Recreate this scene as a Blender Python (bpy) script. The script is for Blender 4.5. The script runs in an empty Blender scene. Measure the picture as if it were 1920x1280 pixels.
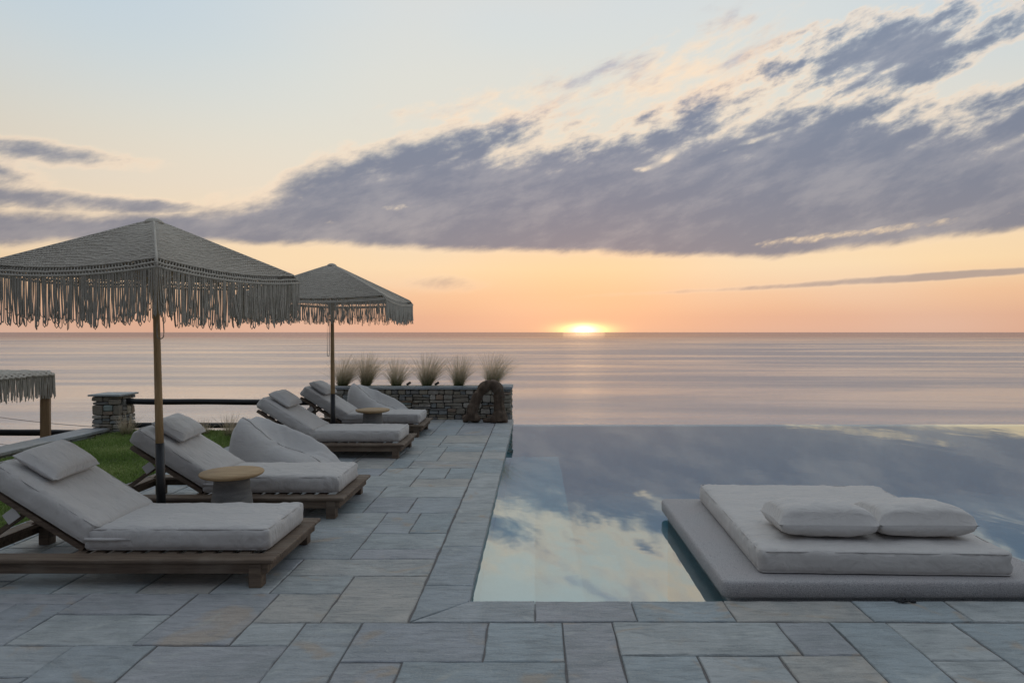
import bpy, bmesh, math, random
import numpy as np
from mathutils import Vector, Matrix, noise as mnoise

R = math.radians
rng = random.Random(11)
nr = np.random.RandomState(7)
scene = bpy.context.scene
col = scene.collection

# ------------------------------------------------------------------ camera
cam_d = bpy.data.cameras.new('camera')
cam = bpy.data.objects.new('camera', cam_d)
col.objects.link(cam)
cam_d.sensor_width = 36.0
cam_d.lens = 24.0
cam_d.shift_x = -43.0 / 1920.0
cam_d.shift_y = -18.0 / 1920.0
cam_d.clip_start = 0.05
cam_d.clip_end = 200000.0
cam.location = (0, 0, 1.6)
cam.rotation_euler = (R(90), 0, 0)
scene.camera = cam
scene.view_settings.view_transform = 'Standard'
scene.view_settings.look = 'None'
scene.view_settings.exposure = 0.0
scene.view_settings.gamma = 1.0
scene.view_settings.use_curve_mapping = False
scene.cycles.max_bounces = 6
scene.cycles.diffuse_bounces = 3
scene.cycles.glossy_bounces = 3
scene.cycles.use_adaptive_sampling = True
scene.cycles.adaptive_threshold = 0.015
scene.cycles.transparent_max_bounces = 16
scene.cycles.use_denoising = True
scene.cycles.sample_clamp_indirect = 6.0

SUN_AZ, SUN_EL = 4.1, 0.12     # degrees, azimuth from +Y towards +X


def srgb(r, g, b):
    f = lambda c: (c / 255 / 12.92) if c / 255 <= 0.04045 else ((c / 255 + 0.055) / 1.055) ** 2.4
    return (f(r), f(g), f(b), 1.0)


# ------------------------------------------------------------------ tiny node language
class NT:
    def __init__(self, tree):
        self.t = tree

    def new(self, kind, **kw):
        n = self.t.nodes.new(kind)
        for k, v in kw.items():
            setattr(n, k, v)
        return n

    def put(self, sock, v):
        if isinstance(v, E):
            v = v.s
        if hasattr(v, 'is_output'):
            self.t.links.new(v, sock)
        else:
            sock.default_value = v

    def math(self, op, a, b=None, c=None, clamp=False):
        n = self.new('ShaderNodeMath', operation=op, use_clamp=clamp)
        self.put(n.inputs[0], a)
        if b is not None:
            self.put(n.inputs[1], b)
        if c is not None:
            self.put(n.inputs[2], c)
        return E(self, n.outputs[0])

    def smooth(self, x, lo, hi, a=0.0, b=1.0):
        n = self.new('ShaderNodeMapRange', interpolation_type='SMOOTHSTEP')
        for i, v in enumerate((x, lo, hi, a, b)):
            self.put(n.inputs[i], v)
        return E(self, n.outputs[0])

    def lin(self, x, lo, hi, a=0.0, b=1.0):
        n = self.new('ShaderNodeMapRange', interpolation_type='LINEAR')
        for i, v in enumerate((x, lo, hi, a, b)):
            self.put(n.inputs[i], v)
        return E(self, n.outputs[0])

    def ramp(self, x, stops, interp='LINEAR'):
        n = self.new('ShaderNodeValToRGB')
        cr = n.color_ramp
        cr.interpolation = interp
        while len(cr.elements) < len(stops):
            cr.elements.new(0.5)
        for e, (p, c) in zip(cr.elements, sorted(stops, key=lambda s: s[0])):
            e.position = p
            e.color = c if hasattr(c, '__len__') else (c, c, c, 1)
        self.put(n.inputs[0], x)
        return n.outputs[0]

    def mix(self, f, a, b, mode='MIX'):
        n = self.new('ShaderNodeMix', data_type='RGBA', blend_type=mode)
        n.clamp_factor = True
        self.put(n.inputs[0], f)
        self.put(n.inputs[6], a)
        self.put(n.inputs[7], b)
        return n.outputs[2]

    def noise(self, vec, scale, detail=4.0, rough=0.55, dist=0.0, dims='3D'):
        n = self.new('ShaderNodeTexNoise', noise_dimensions=dims)
        if vec is not None:
            self.put(n.inputs['Vector'], vec)
        n.inputs['Scale'].default_value = scale
        n.inputs['Detail'].default_value = detail
        n.inputs['Roughness'].default_value = rough
        n.inputs['Distortion'].default_value = dist
        return E(self, n.outputs[0])

    def xyz(self, x, y, z):
        n = self.new('ShaderNodeCombineXYZ')
        for i, v in enumerate((x, y, z)):
            self.put(n.inputs[i], v)
        return n.outputs[0]

    def vscale(self, vec, s, off=(0, 0, 0)):
        n = self.new('ShaderNodeMapping')
        self.put(n.inputs['Vector'], vec)
        n.inputs['Scale'].default_value = s
        n.inputs['Location'].default_value = off
        return n.outputs[0]


class E:
    def __init__(self, nt, s):
        self.nt, self.s = nt, s

    def __add__(self, o): return self.nt.math('ADD', self, o)
    __radd__ = __add__
    def __sub__(self, o): return self.nt.math('SUBTRACT', self, o)
    def __rsub__(self, o): return self.nt.math('SUBTRACT', o, self)
    def __mul__(self, o): return self.nt.math('MULTIPLY', self, o)
    __rmul__ = __mul__
    def __truediv__(self, o): return self.nt.math('DIVIDE', self, o)
    def __pow__(self, o): return self.nt.math('POWER', self, o)
    def min(self, o): return self.nt.math('MINIMUM', self, o)
    def max(self, o): return self.nt.math('MAXIMUM', self, o)
    def clamp(self): return self.nt.math('ADD', self, 0.0, clamp=True)


def px_az(x):
    return math.degrees(math.atan((x - 1003) / 1280))


def px_el(x, y):
    return math.degrees(math.atan((622 - y) / math.hypot(1280, x - 1003)))


# ------------------------------------------------------------------ world: dusk sky with clouds
world = bpy.data.worlds.new('World')
scene.world = world
world.use_nodes = True
world.cycles.sampling_method = 'MANUAL'
world.cycles.sample_map_resolution = 512
wt = world.node_tree
wt.nodes.clear()
W = NT(wt)
tc = W.new('ShaderNodeTexCoord')
nrm = W.new('ShaderNodeVectorMath', operation='NORMALIZE')
wt.links.new(tc.outputs['Generated'], nrm.inputs[0])
sep = W.new('ShaderNodeSeparateXYZ')
wt.links.new(nrm.outputs[0], sep.inputs[0])
dx, dy, dz = (E(W, sep.outputs[i]) for i in range(3))
DEG = 180 / math.pi
az = W.math('ARCTAN2', dx, dy) * DEG
el = W.math('ARCSINE', dz) * DEG
sv = (math.sin(R(SUN_AZ)) * math.cos(R(SUN_EL)), math.cos(R(SUN_AZ)) * math.cos(R(SUN_EL)), math.sin(R(SUN_EL)))
dots = dx * sv[0] + dy * sv[1] + dz * sv[2]
ang = W.math('ARCCOSINE', dots.min(0.999999)) * DEG

# clear sky by elevation, warm towards the sun, blue-grey away from it
elp = (el / 90.0).max(0.0)
elq = W.math('SQRT', elp)
q = lambda e: math.sqrt(e / 90.0)
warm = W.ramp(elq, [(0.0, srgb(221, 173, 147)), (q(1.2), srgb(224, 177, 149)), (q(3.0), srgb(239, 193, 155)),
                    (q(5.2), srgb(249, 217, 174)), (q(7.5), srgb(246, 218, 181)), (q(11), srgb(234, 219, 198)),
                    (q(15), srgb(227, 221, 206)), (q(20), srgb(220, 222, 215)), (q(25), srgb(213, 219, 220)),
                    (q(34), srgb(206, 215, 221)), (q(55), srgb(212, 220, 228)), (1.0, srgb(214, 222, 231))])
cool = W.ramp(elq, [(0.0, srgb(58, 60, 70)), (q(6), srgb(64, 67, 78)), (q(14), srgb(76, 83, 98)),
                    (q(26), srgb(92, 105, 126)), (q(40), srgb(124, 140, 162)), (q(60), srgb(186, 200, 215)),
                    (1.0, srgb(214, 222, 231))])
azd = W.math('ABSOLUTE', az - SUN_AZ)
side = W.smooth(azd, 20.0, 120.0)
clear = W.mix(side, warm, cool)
# slight local colour drift so that the gradient is not perfectly even
drift = W.noise(W.xyz(az * 0.045, el * 0.16, 3.0), 1.0, 1.0, 0.5)
clear = W.mix(W.smooth(drift, 0.35, 0.7) * 0.22, clear, srgb(228, 219, 206), 'MIX')
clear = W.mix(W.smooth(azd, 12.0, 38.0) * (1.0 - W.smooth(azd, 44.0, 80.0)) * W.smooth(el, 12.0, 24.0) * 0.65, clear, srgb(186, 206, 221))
# orange aureole around the sun
aur = W.math('EXPONENT', (ang * ang) * (-1.0 / (2 * 7.5 ** 2)))
clear = W.mix(aur * 0.36, clear, srgb(255, 200, 140))

# clouds -------------------------------------------------------------
def lut(points, lo=-70.0, hi=70.0, scale=40.0):
    st = []
    for x, y in points:
        a, e = px_az(x), px_el(x, y)
        st.append(((a - lo) / (hi - lo), e / scale))
    return E(W, W.ramp(W.lin(az, lo, hi), st)) * scale

# noise fields in azimuth and elevation; streaks rise to the right
n1 = W.noise(W.xyz(az * 0.050 - el * 0.035, el * 0.15 - az * 0.024, 0.3), 1.0, 4.0, 0.58, 0.3)
n2 = W.noise(W.xyz(az * 0.17 - el * 0.10, el * 0.44 - az * 0.10, 8.1), 1.0, 7.0, 0.58, 0.15)
n3 = W.noise(W.xyz(az * 0.60 - el * 0.18, el * 1.10 - az * 0.20, 2.7), 1.0, 5.0, 0.60, 0.1)
nn = (n1 - 0.5) * 0.7 + (n2 - 0.5) * 1.2 + (n3 - 0.5) * 0.7

low = lut([(-700, 466), (0, 462), (300, 452), (620, 460), (950, 468), (1250, 478), (1450, 482), (1700, 458), (1920, 428), (2600, 380)])
upp = lut([(-700, 400), (0, 395), (300, 400), (500, 372), (600, 322), (700, 292), (900, 258), (1100, 250), (1200, 228),
           (1330, 196), (1480, 178), (1640, 196), (1760, 205), (1920, 185), (2600, 170)])
sfu = lut([(-700, 585), (300, 580), (520, 565), (700, 545), (1000, 520), (1400, 490), (2600, 490)])
dl = (el - low) / 1.1
du = (upp - el) / sfu
D = (dl + nn * 0.8).min(du + nn * W.lin(az, -25.0, 10.0, 0.9, 1.9) + 0.05)
def blob(x, y, rx, ry, slope=0.0):
    ax, ex = px_az(x), px_el(x, y)
    u = (az - ax) / rx
    v = (el - ex - (az - ax) * slope) / ry
    return W.math('EXPONENT', (u * u + v * v) * -1.0)
# bright gaps inside the bank
gap = blob(1246, 300, 1.9, 0.65, 0.45) + blob(1195, 316, 1.2, 0.35) * 0.6 + blob(1430, 258, 3.0, 0.35, 0.22) * 0.75 + \
    blob(750, 388, 3.8, 0.5, 0.10) * 0.72 + blob(640, 422, 3.6, 0.4, -0.05) * 0.5 + blob(720, 336, 3.4, .4, 0.12) * 0.6 + blob(560, 372, 2.5, .6, 0.0) * .6 + \
    blob(1640, 432, 9, 0.55, 0.07) * 0.9 + blob(1910, 262, 2.4, .5, .25) * .6
mb = W.smooth(D, -0.50, 0.72)
mb = mb * (1.0 - W.smooth(gap + (n2 - 0.5) * 1.2 + (n3 - 0.5) * 1.4, 0.32, 1.25) * 0.95)
# broken tops, upper right
pu = blob(1690, 90, 9.5, 2.9, 0.10) * 1.05 + blob(1640, 145, 7.5, 2.4, 0.28) * 0.7 + blob(1450, 110, 7, 1.8, .28) * .55
mu = W.smooth(pu * 0.9 + nn * (pu * 3.0).min(2.2), 0.34, 1.35) * 0.9
pw = blob(1290, 150, 11.0, 4.2, 0.15) + blob(860, 200, 11.0, 2.4, 0.1) * 0.45
mw = W.smooth(pw * 1.0 + nn * (pw * 4.0).min(1.9), 0.28, 1.15)
pl = blob(70, 284, 7.5, 0.95, 0.0) + blob(40, 372, 9.0, 1.1, -0.02) + blob(330, 388, 6.0, 0.6) * 0.8 + blob(0, 322, 3, .5) * .6
ml = W.smooth(pl * 0.95 + nn * (pl * 2.0).min(1.1), 0.20, 1.15) * 0.8
# thin grey bars under the main bank
pb = blob(1560, 532, 24.0, 0.30, 0.035) * 0.9 + blob(810, 532, 5.5, 0.95, 0.0) * 0.75 + blob(1780, 514, 8.0, 0.3, 0.02) * 0.8
mbar = W.smooth(pb + nn * (pb * 2.0).min(0.8), 0.2, 1.2) * 0.62
# the rest of the sky dome: broken cloud of the same kind, away from the frame
rest = W.smooth(azd, 48.0, 75.0).max(W.smooth(el, 30.0, 42.0))
gn = W.noise(W.xyz(dx / (dz + 0.18), dy / (dz + 0.18), 0.0), 0.9, 4.0, 0.6, 0.4)
mrest = W.smooth(gn, 0.52, 0.72) * rest * W.smooth(el, 3.0, 9.0) * 0.45
inside = 1.0 - rest
dens = mb.max(mu).max(ml).max(mbar)
dens = (dens * inside).max(mrest)
thin = (mw * inside)

# cloud colour: grey-violet low, slate blue higher, cream where thin
ccol = W.ramp(W.lin(el, 4.0, 24.0), [(0.0, srgb(164, 145, 138)), (0.14, srgb(148, 138, 140)), (0.33, srgb(134, 133, 144)),
                                     (0.6, srgb(128, 137, 156)), (1.0, srgb(146, 158, 178))])
shade = W.smooth((n1 - 0.5) * 1.0 + (n2 - 0.5) * 1.3 + (n3 - 0.5) * 0.6, -0.34, 0.20)
ccol = W.mix(shade, W.mix(0.30, ccol, srgb(198, 190, 188)), W.mix(0.36, ccol, srgb(92, 104, 130)))
ccol = W.mix(0.22, ccol, srgb(132, 142, 160))
ccol = W.mix(side * 0.8, ccol, srgb(92, 96, 114))
sky = W.mix(thin * 0.8, clear, W.mix(W.smooth(n2, 0.45, 0.68), srgb(255, 226, 194), srgb(176, 172, 184)))
edge = W.smooth(dens, 0.0, 0.22) * (1.0 - W.smooth(dens, 0.22, 0.75)) * (1.0 - side)
sky = W.mix(edge * W.smooth(el, 7.0, 11.0, 0.15, 0.45), sky, srgb(255, 226, 196))
sky = W.mix(W.smooth(dens, 0.08, 0.92) * 0.97, sky, ccol)

# sun on the horizon, and its close glow
sa_ = (az - SUN_AZ) / 1.75
se_ = (el - SUN_EL) / 0.42
glow = W.math('EXPONENT', (sa_ * sa_ + se_ * se_) * -0.7)
core = W.math('EXPONENT', (sa_ * sa_ * 4.0 + se_ * se_ * 1.2) * -1.0)
def add_light(base, fac, rgb):
    return W.mix(1.0, base, W.mix(fac, (0, 0, 0, 1), rgb), 'ADD')
sky = add_light(sky, glow, (1.9, 1.05, 0.30, 1))
sky = add_light(sky, core, (2.2, 1.6, 0.9, 1))
# below the horizon: dull ground tone
sky = W.mix(W.smooth(el, -0.4, -2.5), sky, srgb(120, 116, 118))

# a share of the physical sky for the dome's own light
nish = W.new('ShaderNodeTexSky', sky_type='NISHITA')
nish.sun_disc = False
nish.sun_elevation = R(max(SUN_EL, 0.3))
nish.sun_rotation = R(SUN_AZ)
nish.altitude = 80
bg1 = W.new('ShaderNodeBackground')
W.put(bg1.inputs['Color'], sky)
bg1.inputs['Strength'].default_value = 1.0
bg2 = W.new('ShaderNodeBackground')
wt.links.new(nish.outputs[0], bg2.inputs['Color'])
bg2.inputs['Strength'].default_value = 0.012
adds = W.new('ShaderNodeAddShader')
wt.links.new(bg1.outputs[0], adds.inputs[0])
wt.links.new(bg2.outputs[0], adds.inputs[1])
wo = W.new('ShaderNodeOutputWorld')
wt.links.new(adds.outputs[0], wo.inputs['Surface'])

# ------------------------------------------------------------------ sun lamp (last light)
sd = bpy.data.lights.new('sun', 'SUN')
sd.energy = 0.0016
sd.angle = R(3.5)
sd.color = (1.0, 0.62, 0.34)
so = bpy.data.objects.new('sun', sd)
col.objects.link(so)
so.rotation_euler = (R(90 - 0.45), 0, R(180 - SUN_AZ))   # shines from the sun towards the camera
so.location = (0, 30, 10)

# ================================================================== materials
def material(name, build):
    m = bpy.data.materials.new(name)
    m.use_nodes = True
    t = m.node_tree
    t.nodes.clear()
    N = NT(t)
    out = N.new('ShaderNodeOutputMaterial')
    s = build(N)
    t.links.new(s, out.inputs['Surface'])
    return m


def principled(N, color, rough=0.7, bump=None, bump_dist=0.01, bump_str=1.0, spec=0.4, metal=0.0, sheen=0.0):
    p = N.new('ShaderNodeBsdfPrincipled')
    N.put(p.inputs['Base Color'], color)
    N.put(p.inputs['Roughness'], rough)
    p.inputs['Specular IOR Level'].default_value = spec
    p.inputs['Metallic'].default_value = metal
    if sheen:
        p.inputs['Sheen Weight'].default_value = sheen
    if bump is not None:
        b = N.new('ShaderNodeBump')
        b.inputs['Strength'].default_value = bump_str
        b.inputs['Distance'].default_value = bump_dist
        N.put(b.inputs['Height'], bump)
        N.t.links.new(b.outputs[0], p.inputs['Normal'])
    return p.outputs[0]


def objcoord(N, jitter=True):
    t = N.new('ShaderNodeTexCoord')
    v = t.outputs['Object']
    if not jitter:
        return v
    oi = N.new('ShaderNodeObjectInfo')
    a = N.new('ShaderNodeVectorMath', operation='ADD')
    N.t.links.new(v, a.inputs[0])
    r = E(N, oi.outputs['Random'])
    N.put(a.inputs[1], N.xyz(r * 37.0, r * 91.0, r * 53.0))
    return a.outputs[0]


def rnd(N):
    return E(N, N.new('ShaderNodeObjectInfo').outputs['Random'])


def lum(r, g, b):
    return (r, g, b, 1)


def b_slab(N):
    v = objcoord(N)
    r = rnd(N)
    base = N.ramp(r, [(0.0, lum(0.317, 0.365, 0.384)), (.11, lum(0.365, 0.395, 0.399)), (.22, lum(0.327, 0.360, 0.382)), (.33, lum(0.401, 0.422, 0.418)),
                      (.44, lum(0.342, 0.357, 0.384)), (.53, lum(0.412, 0.432, 0.432)), (.61, lum(0.360, 0.362, 0.380)), (.69, lum(0.412, 0.390, 0.356)),
                      (.76, lum(0.327, 0.375, 0.395)), (.84, lum(0.424, 0.416, 0.395)), (.90, lum(0.362, 0.385, 0.399)), (.95, lum(0.385, 0.375, 0.361))], 'CONSTANT')
    cloud = N.noise(v, 2.6, 5, .62, .7)
    c = N.mix(N.smooth(cloud, .32, .70) * .58, base, lum(0.208, 0.231, 0.234), 'MIX')
    warmn = N.noise(N.vscale(v, (1, 1, 1), (9, 4, 2)), 1.9, 4, .55, 1.4)
    c = N.mix(N.smooth(warmn, .58, .68) * .60, c, lum(0.390, 0.298, 0.210))
    lightn = N.noise(N.vscale(v, (1, 1, 1), (3, 14, 5)), 3.6, 5, .62, 1.0)
    c = N.mix(N.smooth(lightn, .56, .78) * .55, c, lum(0.520, 0.540, 0.504))
    streak = N.noise(N.vscale(v, (5, 30, 10)), 1.0, 5, .66, .9)
    c = N.mix(N.smooth(streak, .45, .68) * .42, c, lum(0.163, 0.178, 0.180))
    fine = N.noise(v, 120, 3, .65)
    c = N.mix(N.smooth(fine, .5, .72) * .35, c, lum(0.520, 0.521, 0.480))
    h = N.noise(N.vscale(v, (7, 19, 9)), 1.0, 7, .66, 1.4) * 1.3 + N.noise(v, 60, 3, .6) * .3
    return principled(N, c, N.lin(streak, .3, .7, .50, .72), h, .014, .95, .38)


def b_mortar(N):
    v = objcoord(N, False)
    n = N.noise(v, 30, 4, .6)
    return principled(N, N.mix(n, lum(.10, .095, .095), lum(.19, .175, .165)), .9, n, .01)


def b_stone(N):
    v = objcoord(N)
    r = rnd(N)
    base = N.ramp(r, [(0, lum(0.264, 0.232, 0.185)), (.15, lum(0.333, 0.300, 0.248)), (.3, lum(0.232, 0.225, 0.213)), (.42, lum(0.388, 0.338, 0.256)),
                      (.55, lum(0.287, 0.247, 0.192)), (.68, lum(0.248, 0.262, 0.256)), (.8, lum(0.434, 0.398, 0.341)), (.9, lum(0.310, 0.225, 0.163)),
                      (.97, lum(0.310, 0.367, 0.341)), (1, lum(0.465, 0.435, 0.383))], 'CONSTANT')
    n = N.noise(v, 14, 5, .65, .4)
    c = N.mix(N.smooth(n, .35, .75) * .6, base, lum(0.163, 0.150, 0.135))
    n2_ = N.noise(N.vscale(v, (12, 12, 40)), 1.5, 4, .6)
    c = N.mix(N.smooth(n2_, .55, .8) * .35, c, lum(0.527, 0.480, 0.398))
    return principled(N, c, .85, n * .7 + n2_ * .5, .012, .9, .25)


def b_wallbed(N):
    v = objcoord(N, False)
    n = N.noise(v, 40, 4, .6)
    return principled(N, N.mix(n, lum(.055, .05, .045), lum(.11, .10, .09)), .95, n, .02)


def b_fabric(N):
    v = objcoord(N)
    soft = N.noise(v, 3.2, 3, .5, .3)
    crease = N.noise(N.vscale(v, (6, 14, 6)), 1.0, 3, .55, 1.2)
    mott = N.noise(v, 30, 4, .6)
    weave = N.noise(v, 420, 2, .6)
    c = N.mix(N.smooth(soft, .3, .7) * .5, lum(.53, .50, .47), lum(.475, .45, .425))
    c = N.mix(N.smooth(mott, .4, .7) * .18, c, lum(.60, .58, .56))
    r = rnd(N)
    c = N.mix(r * .25, c, lum(.46, .45, .45))
    c = N.mix(N.smooth(weave, .45, .65) * .22, c, lum(.40, .385, .37))
    h = crease * 1.15 + soft * 1.2
    return principled(N, c, .88, h, .015, .8, .2, sheen=.25)


def b_fabric_crumple(N):
    v = objcoord(N)
    soft = N.noise(v, 3.0, 3, .5, .3)
    cr = N.noise(N.vscale(v, (5, 5, 11)), 1.0, 5, .6, 1.6)
    mott = N.noise(v, 40, 3, .6)
    c = N.mix(N.smooth(soft, .3, .7) * .5, lum(.50, .48, .46), lum(.43, .42, .415))
    c = N.mix(N.smooth(mott, .4, .7) * .15, c, lum(.40, .385, .375))
    return principled(N, c, .9, cr * .8 + soft, .016, .7, .2, sheen=.25)


def wood(c1, c2, c3, scale=(2, 40, 40), rough=.65):
    def f(N):
        v = objcoord(N)
        g = N.noise(N.vscale(v, scale), 1.0, 6, .65, 1.0)
        b = N.noise(v, 3.5, 3, .5)
        c = N.mix(N.smooth(g, .3, .7), c1, c2)
        c = N.mix(N.smooth(b, .45, .75) * .6, c, c3)
        return principled(N, c, rough, g, .004, .8, .3)
    return f


def b_rope(N):
    v = objcoord(N, False)
    n = N.noise(v, 25, 4, .6)
    f = N.noise(v, 260, 2, .5)
    c = N.mix(N.smooth(n, .3, .7), lum(.46, .42, .36), lum(.58, .535, .46))
    c = N.mix(N.smooth(f, .4, .7) * .5, c, lum(.26, .235, .195))
    return principled(N, c, .92, f, .004, .7, .15)


def b_grassblade(N):
    a = N.new('ShaderNodeAttribute', attribute_name='tone')
    a.attribute_type = 'GEOMETRY'
    sp = N.new('ShaderNodeSeparateColor')
    N.t.links.new(a.outputs['Color'], sp.inputs[0])
    c = N.ramp(sp.outputs[0], [(0, lum(.12, .19, .04)), (.5, lum(.20, .30, .07)), (1, lum(.36, .41, .16))])
    p = N.new('ShaderNodeBsdfPrincipled')
    N.put(p.inputs['Base Color'], c)
    p.inputs['Roughness'].default_value = .55
    p.inputs['Specular IOR Level'].default_value = .25
    tr = N.new('ShaderNodeBsdfTranslucent')
    N.put(tr.inputs['Color'], c)
    m = N.new('ShaderNodeMixShader')
    m.inputs[0].default_value = .3
    N.t.links.new(p.outputs[0], m.inputs[1])
    N.t.links.new(tr.outputs[0], m.inputs[2])
    return m.outputs[0]


def b_feather(N):
    a = N.new('ShaderNodeAttribute', attribute_name='tone')
    sp = N.new('ShaderNodeSeparateColor')
    N.t.links.new(a.outputs['Color'], sp.inputs[0])
    c = N.ramp(sp.outputs[0], [(0, lum(.15, .17, .07)), (.18, lum(.27, .26, .13)), (.36, lum(.48, .41, .28)), (1, lum(.72, .59, .44))])
    p = N.new('ShaderNodeBsdfPrincipled')
    N.put(p.inputs['Base Color'], c)
    p.inputs['Roughness'].default_value = .7
    tr = N.new('ShaderNodeBsdfTranslucent')
    N.put(tr.inputs['Color'], c)
    m = N.new('ShaderNodeMixShader')
    m.inputs[0].default_value = .35
    N.t.links.new(p.outputs[0], m.inputs[1])
    N.t.links.new(tr.outputs[0], m.inputs[2])
    return m.outputs[0]


def b_granite(N):
    v = objcoord(N, False)
    f = N.noise(v, 210, 2, .6)
    g = N.noise(v, 95, 2, .5)
    s = N.noise(v, 3, 4, .6, .5)
    c = N.mix(N.smooth(f, .42, .66), lum(.33, .32, .32), lum(.55, .52, .51))
    c = N.mix(N.smooth(g, .60, .72) * .7, c, lum(.16, .16, .17))
    c = N.mix(N.smooth(s, .4, .75) * .35, c, lum(.42, .37, .36))
    return principled(N, c, .8, f + g * .6, .006, .9, .3)


def b_concrete(N):
    v = objcoord(N)
    s = N.noise(N.vscale(v, (3, 3, 12)), 1.5, 5, .6, .6)
    f = N.noise(v, 120, 3, .6)
    c = N.mix(N.smooth(s, .3, .7), lum(.15, .145, .14), lum(.24, .23, .215))
    return principled(N, c, .85, f, .004, .6, .25)


def b_soil(N):
    v = objcoord(N, False)
    n = N.noise(v, 22, 5, .65)
    return principled(N, N.mix(n, lum(.05, .06, .02), lum(.10, .11, .04)), .95, n, .03)


def b_hill(N):
    v = objcoord(N, False)
    n = N.noise(v, .5, 8, .65)
    m2 = N.noise(v, .07, 4, .6)
    c = N.mix(N.smooth(n, .35, .7), lum(.05, .06, .025), lum(.12, .10, .06))
    c = N.mix(N.smooth(m2, .5, .7) * .6, c, lum(.16, .14, .11))
    return principled(N, c, .95, n, .4)


def b_tile(N):
    v = objcoord(N, False)
    n = N.noise(v, 3, 4, .6)
    f = N.noise(v, 45, 3, .6)
    c = N.mix(N.smooth(n, .35, .7), lum(.44, .52, .52), lum(.52, .59, .585))
    c = N.mix(N.smooth(f, .45, .7) * .3, c, lum(.58, .64, .63))
    return principled(N, c, .6, f, .003)


def b_poolwater(N):
    v = objcoord(N, False)
    g = N.new('ShaderNodeBsdfGlossy')
    g.inputs['Color'].default_value = (.88, .97, 1.0, 1)
    g.inputs['Roughness'].default_value = .018
    b = N.new('ShaderNodeBump')
    b.inputs['Strength'].default_value = .5
    b.inputs['Distance'].default_value = .0035
    N.put(b.inputs['Height'], N.noise(N.vscale(v, (1.6, 1.1, 1)), 1.0, 3, .5, .4))
    N.t.links.new(b.outputs[0], g.inputs['Normal'])
    t = N.new('ShaderNodeBsdfTransparent')
    t.inputs['Color'].default_value = (.80, .95, .98, 1)
    fr = N.new('ShaderNodeFresnel')
    fr.inputs['IOR'].default_value = 1.33
    fac = (E(N, fr.outputs[0]) * .55 + .37).min(.92)
    m = N.new('ShaderNodeMixShader')
    N.put(m.inputs[0], fac)
    N.t.links.new(t.outputs[0], m.inputs[1])
    N.t.links.new(g.outputs[0], m.inputs[2])
    return m.outputs[0]


def b_sea(N):
    t = N.new('ShaderNodeTexCoord')
    v = t.outputs['Object']
    big = N.noise(N.vscale(v, (.00035, .0022, 1)), 1.0, 5, .6, 1.4)
    mid = N.noise(N.vscale(v, (.0016, .011, 1), (4, 7, 0)), 1.0, 4, .6, .8)
    slick = N.smooth(big * .75 + mid * .25, .40, .62)
    w1 = N.noise(N.vscale(v, (.045, .075, 1)), 1.0, 4, .6, .3)
    w2 = N.noise(N.vscale(v, (.22, .30, 1)), 1.0, 4, .6, .2)
    w3 = N.noise(N.vscale(v, (.0045, .017, 1)), 1.0, 3, .5, .4)
    h = w1 * 1.0 + w2 * .60 + w3 * 1.6
    b = N.new('ShaderNodeBump')
    sepv = N.new('ShaderNodeSeparateXYZ')
    N.t.links.new(v, sepv.inputs[0])
    far = N.smooth(E(N, sepv.outputs[1]), 1500.0, 16000.0)
    N.put(b.inputs['Strength'], (.46 - slick * .14) * (1.0 - far * .8))
    b.inputs['Distance'].default_value = 1.35
    N.put(b.inputs['Height'], h)
    g = N.new('ShaderNodeBsdfGlossy')
    N.put(g.inputs['Color'], N.mix(far * .85, N.mix(slick, lum(.70, .72, .78), lum(.90, .90, .92)), lum(.58, .62, .72)))
    N.put(g.inputs['Roughness'], (.22 - slick * .05) - far * .13)
    N.t.links.new(b.outputs[0], g.inputs['Normal'])
    d = N.new('ShaderNodeBsdfDiffuse')
    d.inputs['Color'].default_value = (.17, .185, .215, 1)
    m = N.new('ShaderNodeMixShader')
    N.put(m.inputs[0], slick * .12 + .74)
    N.t.links.new(d.outputs[0], m.inputs[1])
    N.t.links.new(g.outputs[0], m.inputs[2])
    return m.outputs[0]


M = {
    'slab': material('riven_slate', b_slab),
    'mortar': material('mortar', b_mortar),
    'stone': material('field_stone', b_stone),
    'bed': material('wall_bed', b_wallbed),
    'fabric': material('canvas_fabric', b_fabric),
    'crumple': material('soft_canvas', b_fabric_crumple),
    'teak': material('weathered_teak', wood(lum(.085, .058, .042), lum(.175, .128, .09), lum(.22, .18, .14))),
    'oak': material('pale_wood', wood(lum(.38, .25, .13), lum(.52, .37, .21), lum(.34, .22, .12), (4, 30, 30))),
    'pole': material('pole_wood', wood(lum(.36, .235, .115), lum(.50, .345, .19), lum(.30, .205, .11), (40, 40, 3))),
    'post': material('post_wood', wood(lum(.20, .12, .06), lum(.33, .21, .11), lum(.17, .11, .065), (30, 30, 2))),
    'blackwood': material('black_rail', wood(lum(.012, .012, .014), lum(.028, .027, .03), lum(.02, .02, .023), (2, 30, 30), .5)),
    'drift': material('driftwood', wood(lum(.06, .040, .028), lum(.165, .115, .08), lum(.10, .074, .054), (7, 7, 2.2), .8)),
    'steel': material('dark_steel', lambda N: principled(N, lum(.016, .016, .018), .45, spec=.5)),
    'strap': material('dark_strap', lambda N: principled(N, lum(.02, .02, .022), .8)),
    'lamp': material('black_lamp', lambda N: principled(N, lum(.012, .012, .012), .4)),
    'rope': material('macrame_rope', b_rope),
    'blade': material('grass_blade', b_grassblade),
    'feather': material('feather_grass', b_feather),
    'granite': material('rough_granite', b_granite),
    'concrete': material('stool_concrete', b_concrete),
    'soil': material('soil', b_soil),
    'hill': material('hillside_scrub', b_hill),
    'tile': material('pool_tile', b_tile),
    'poolwater': material('pool_water', b_poolwater),
    'sea': material('sea_water', b_sea),
}


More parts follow.
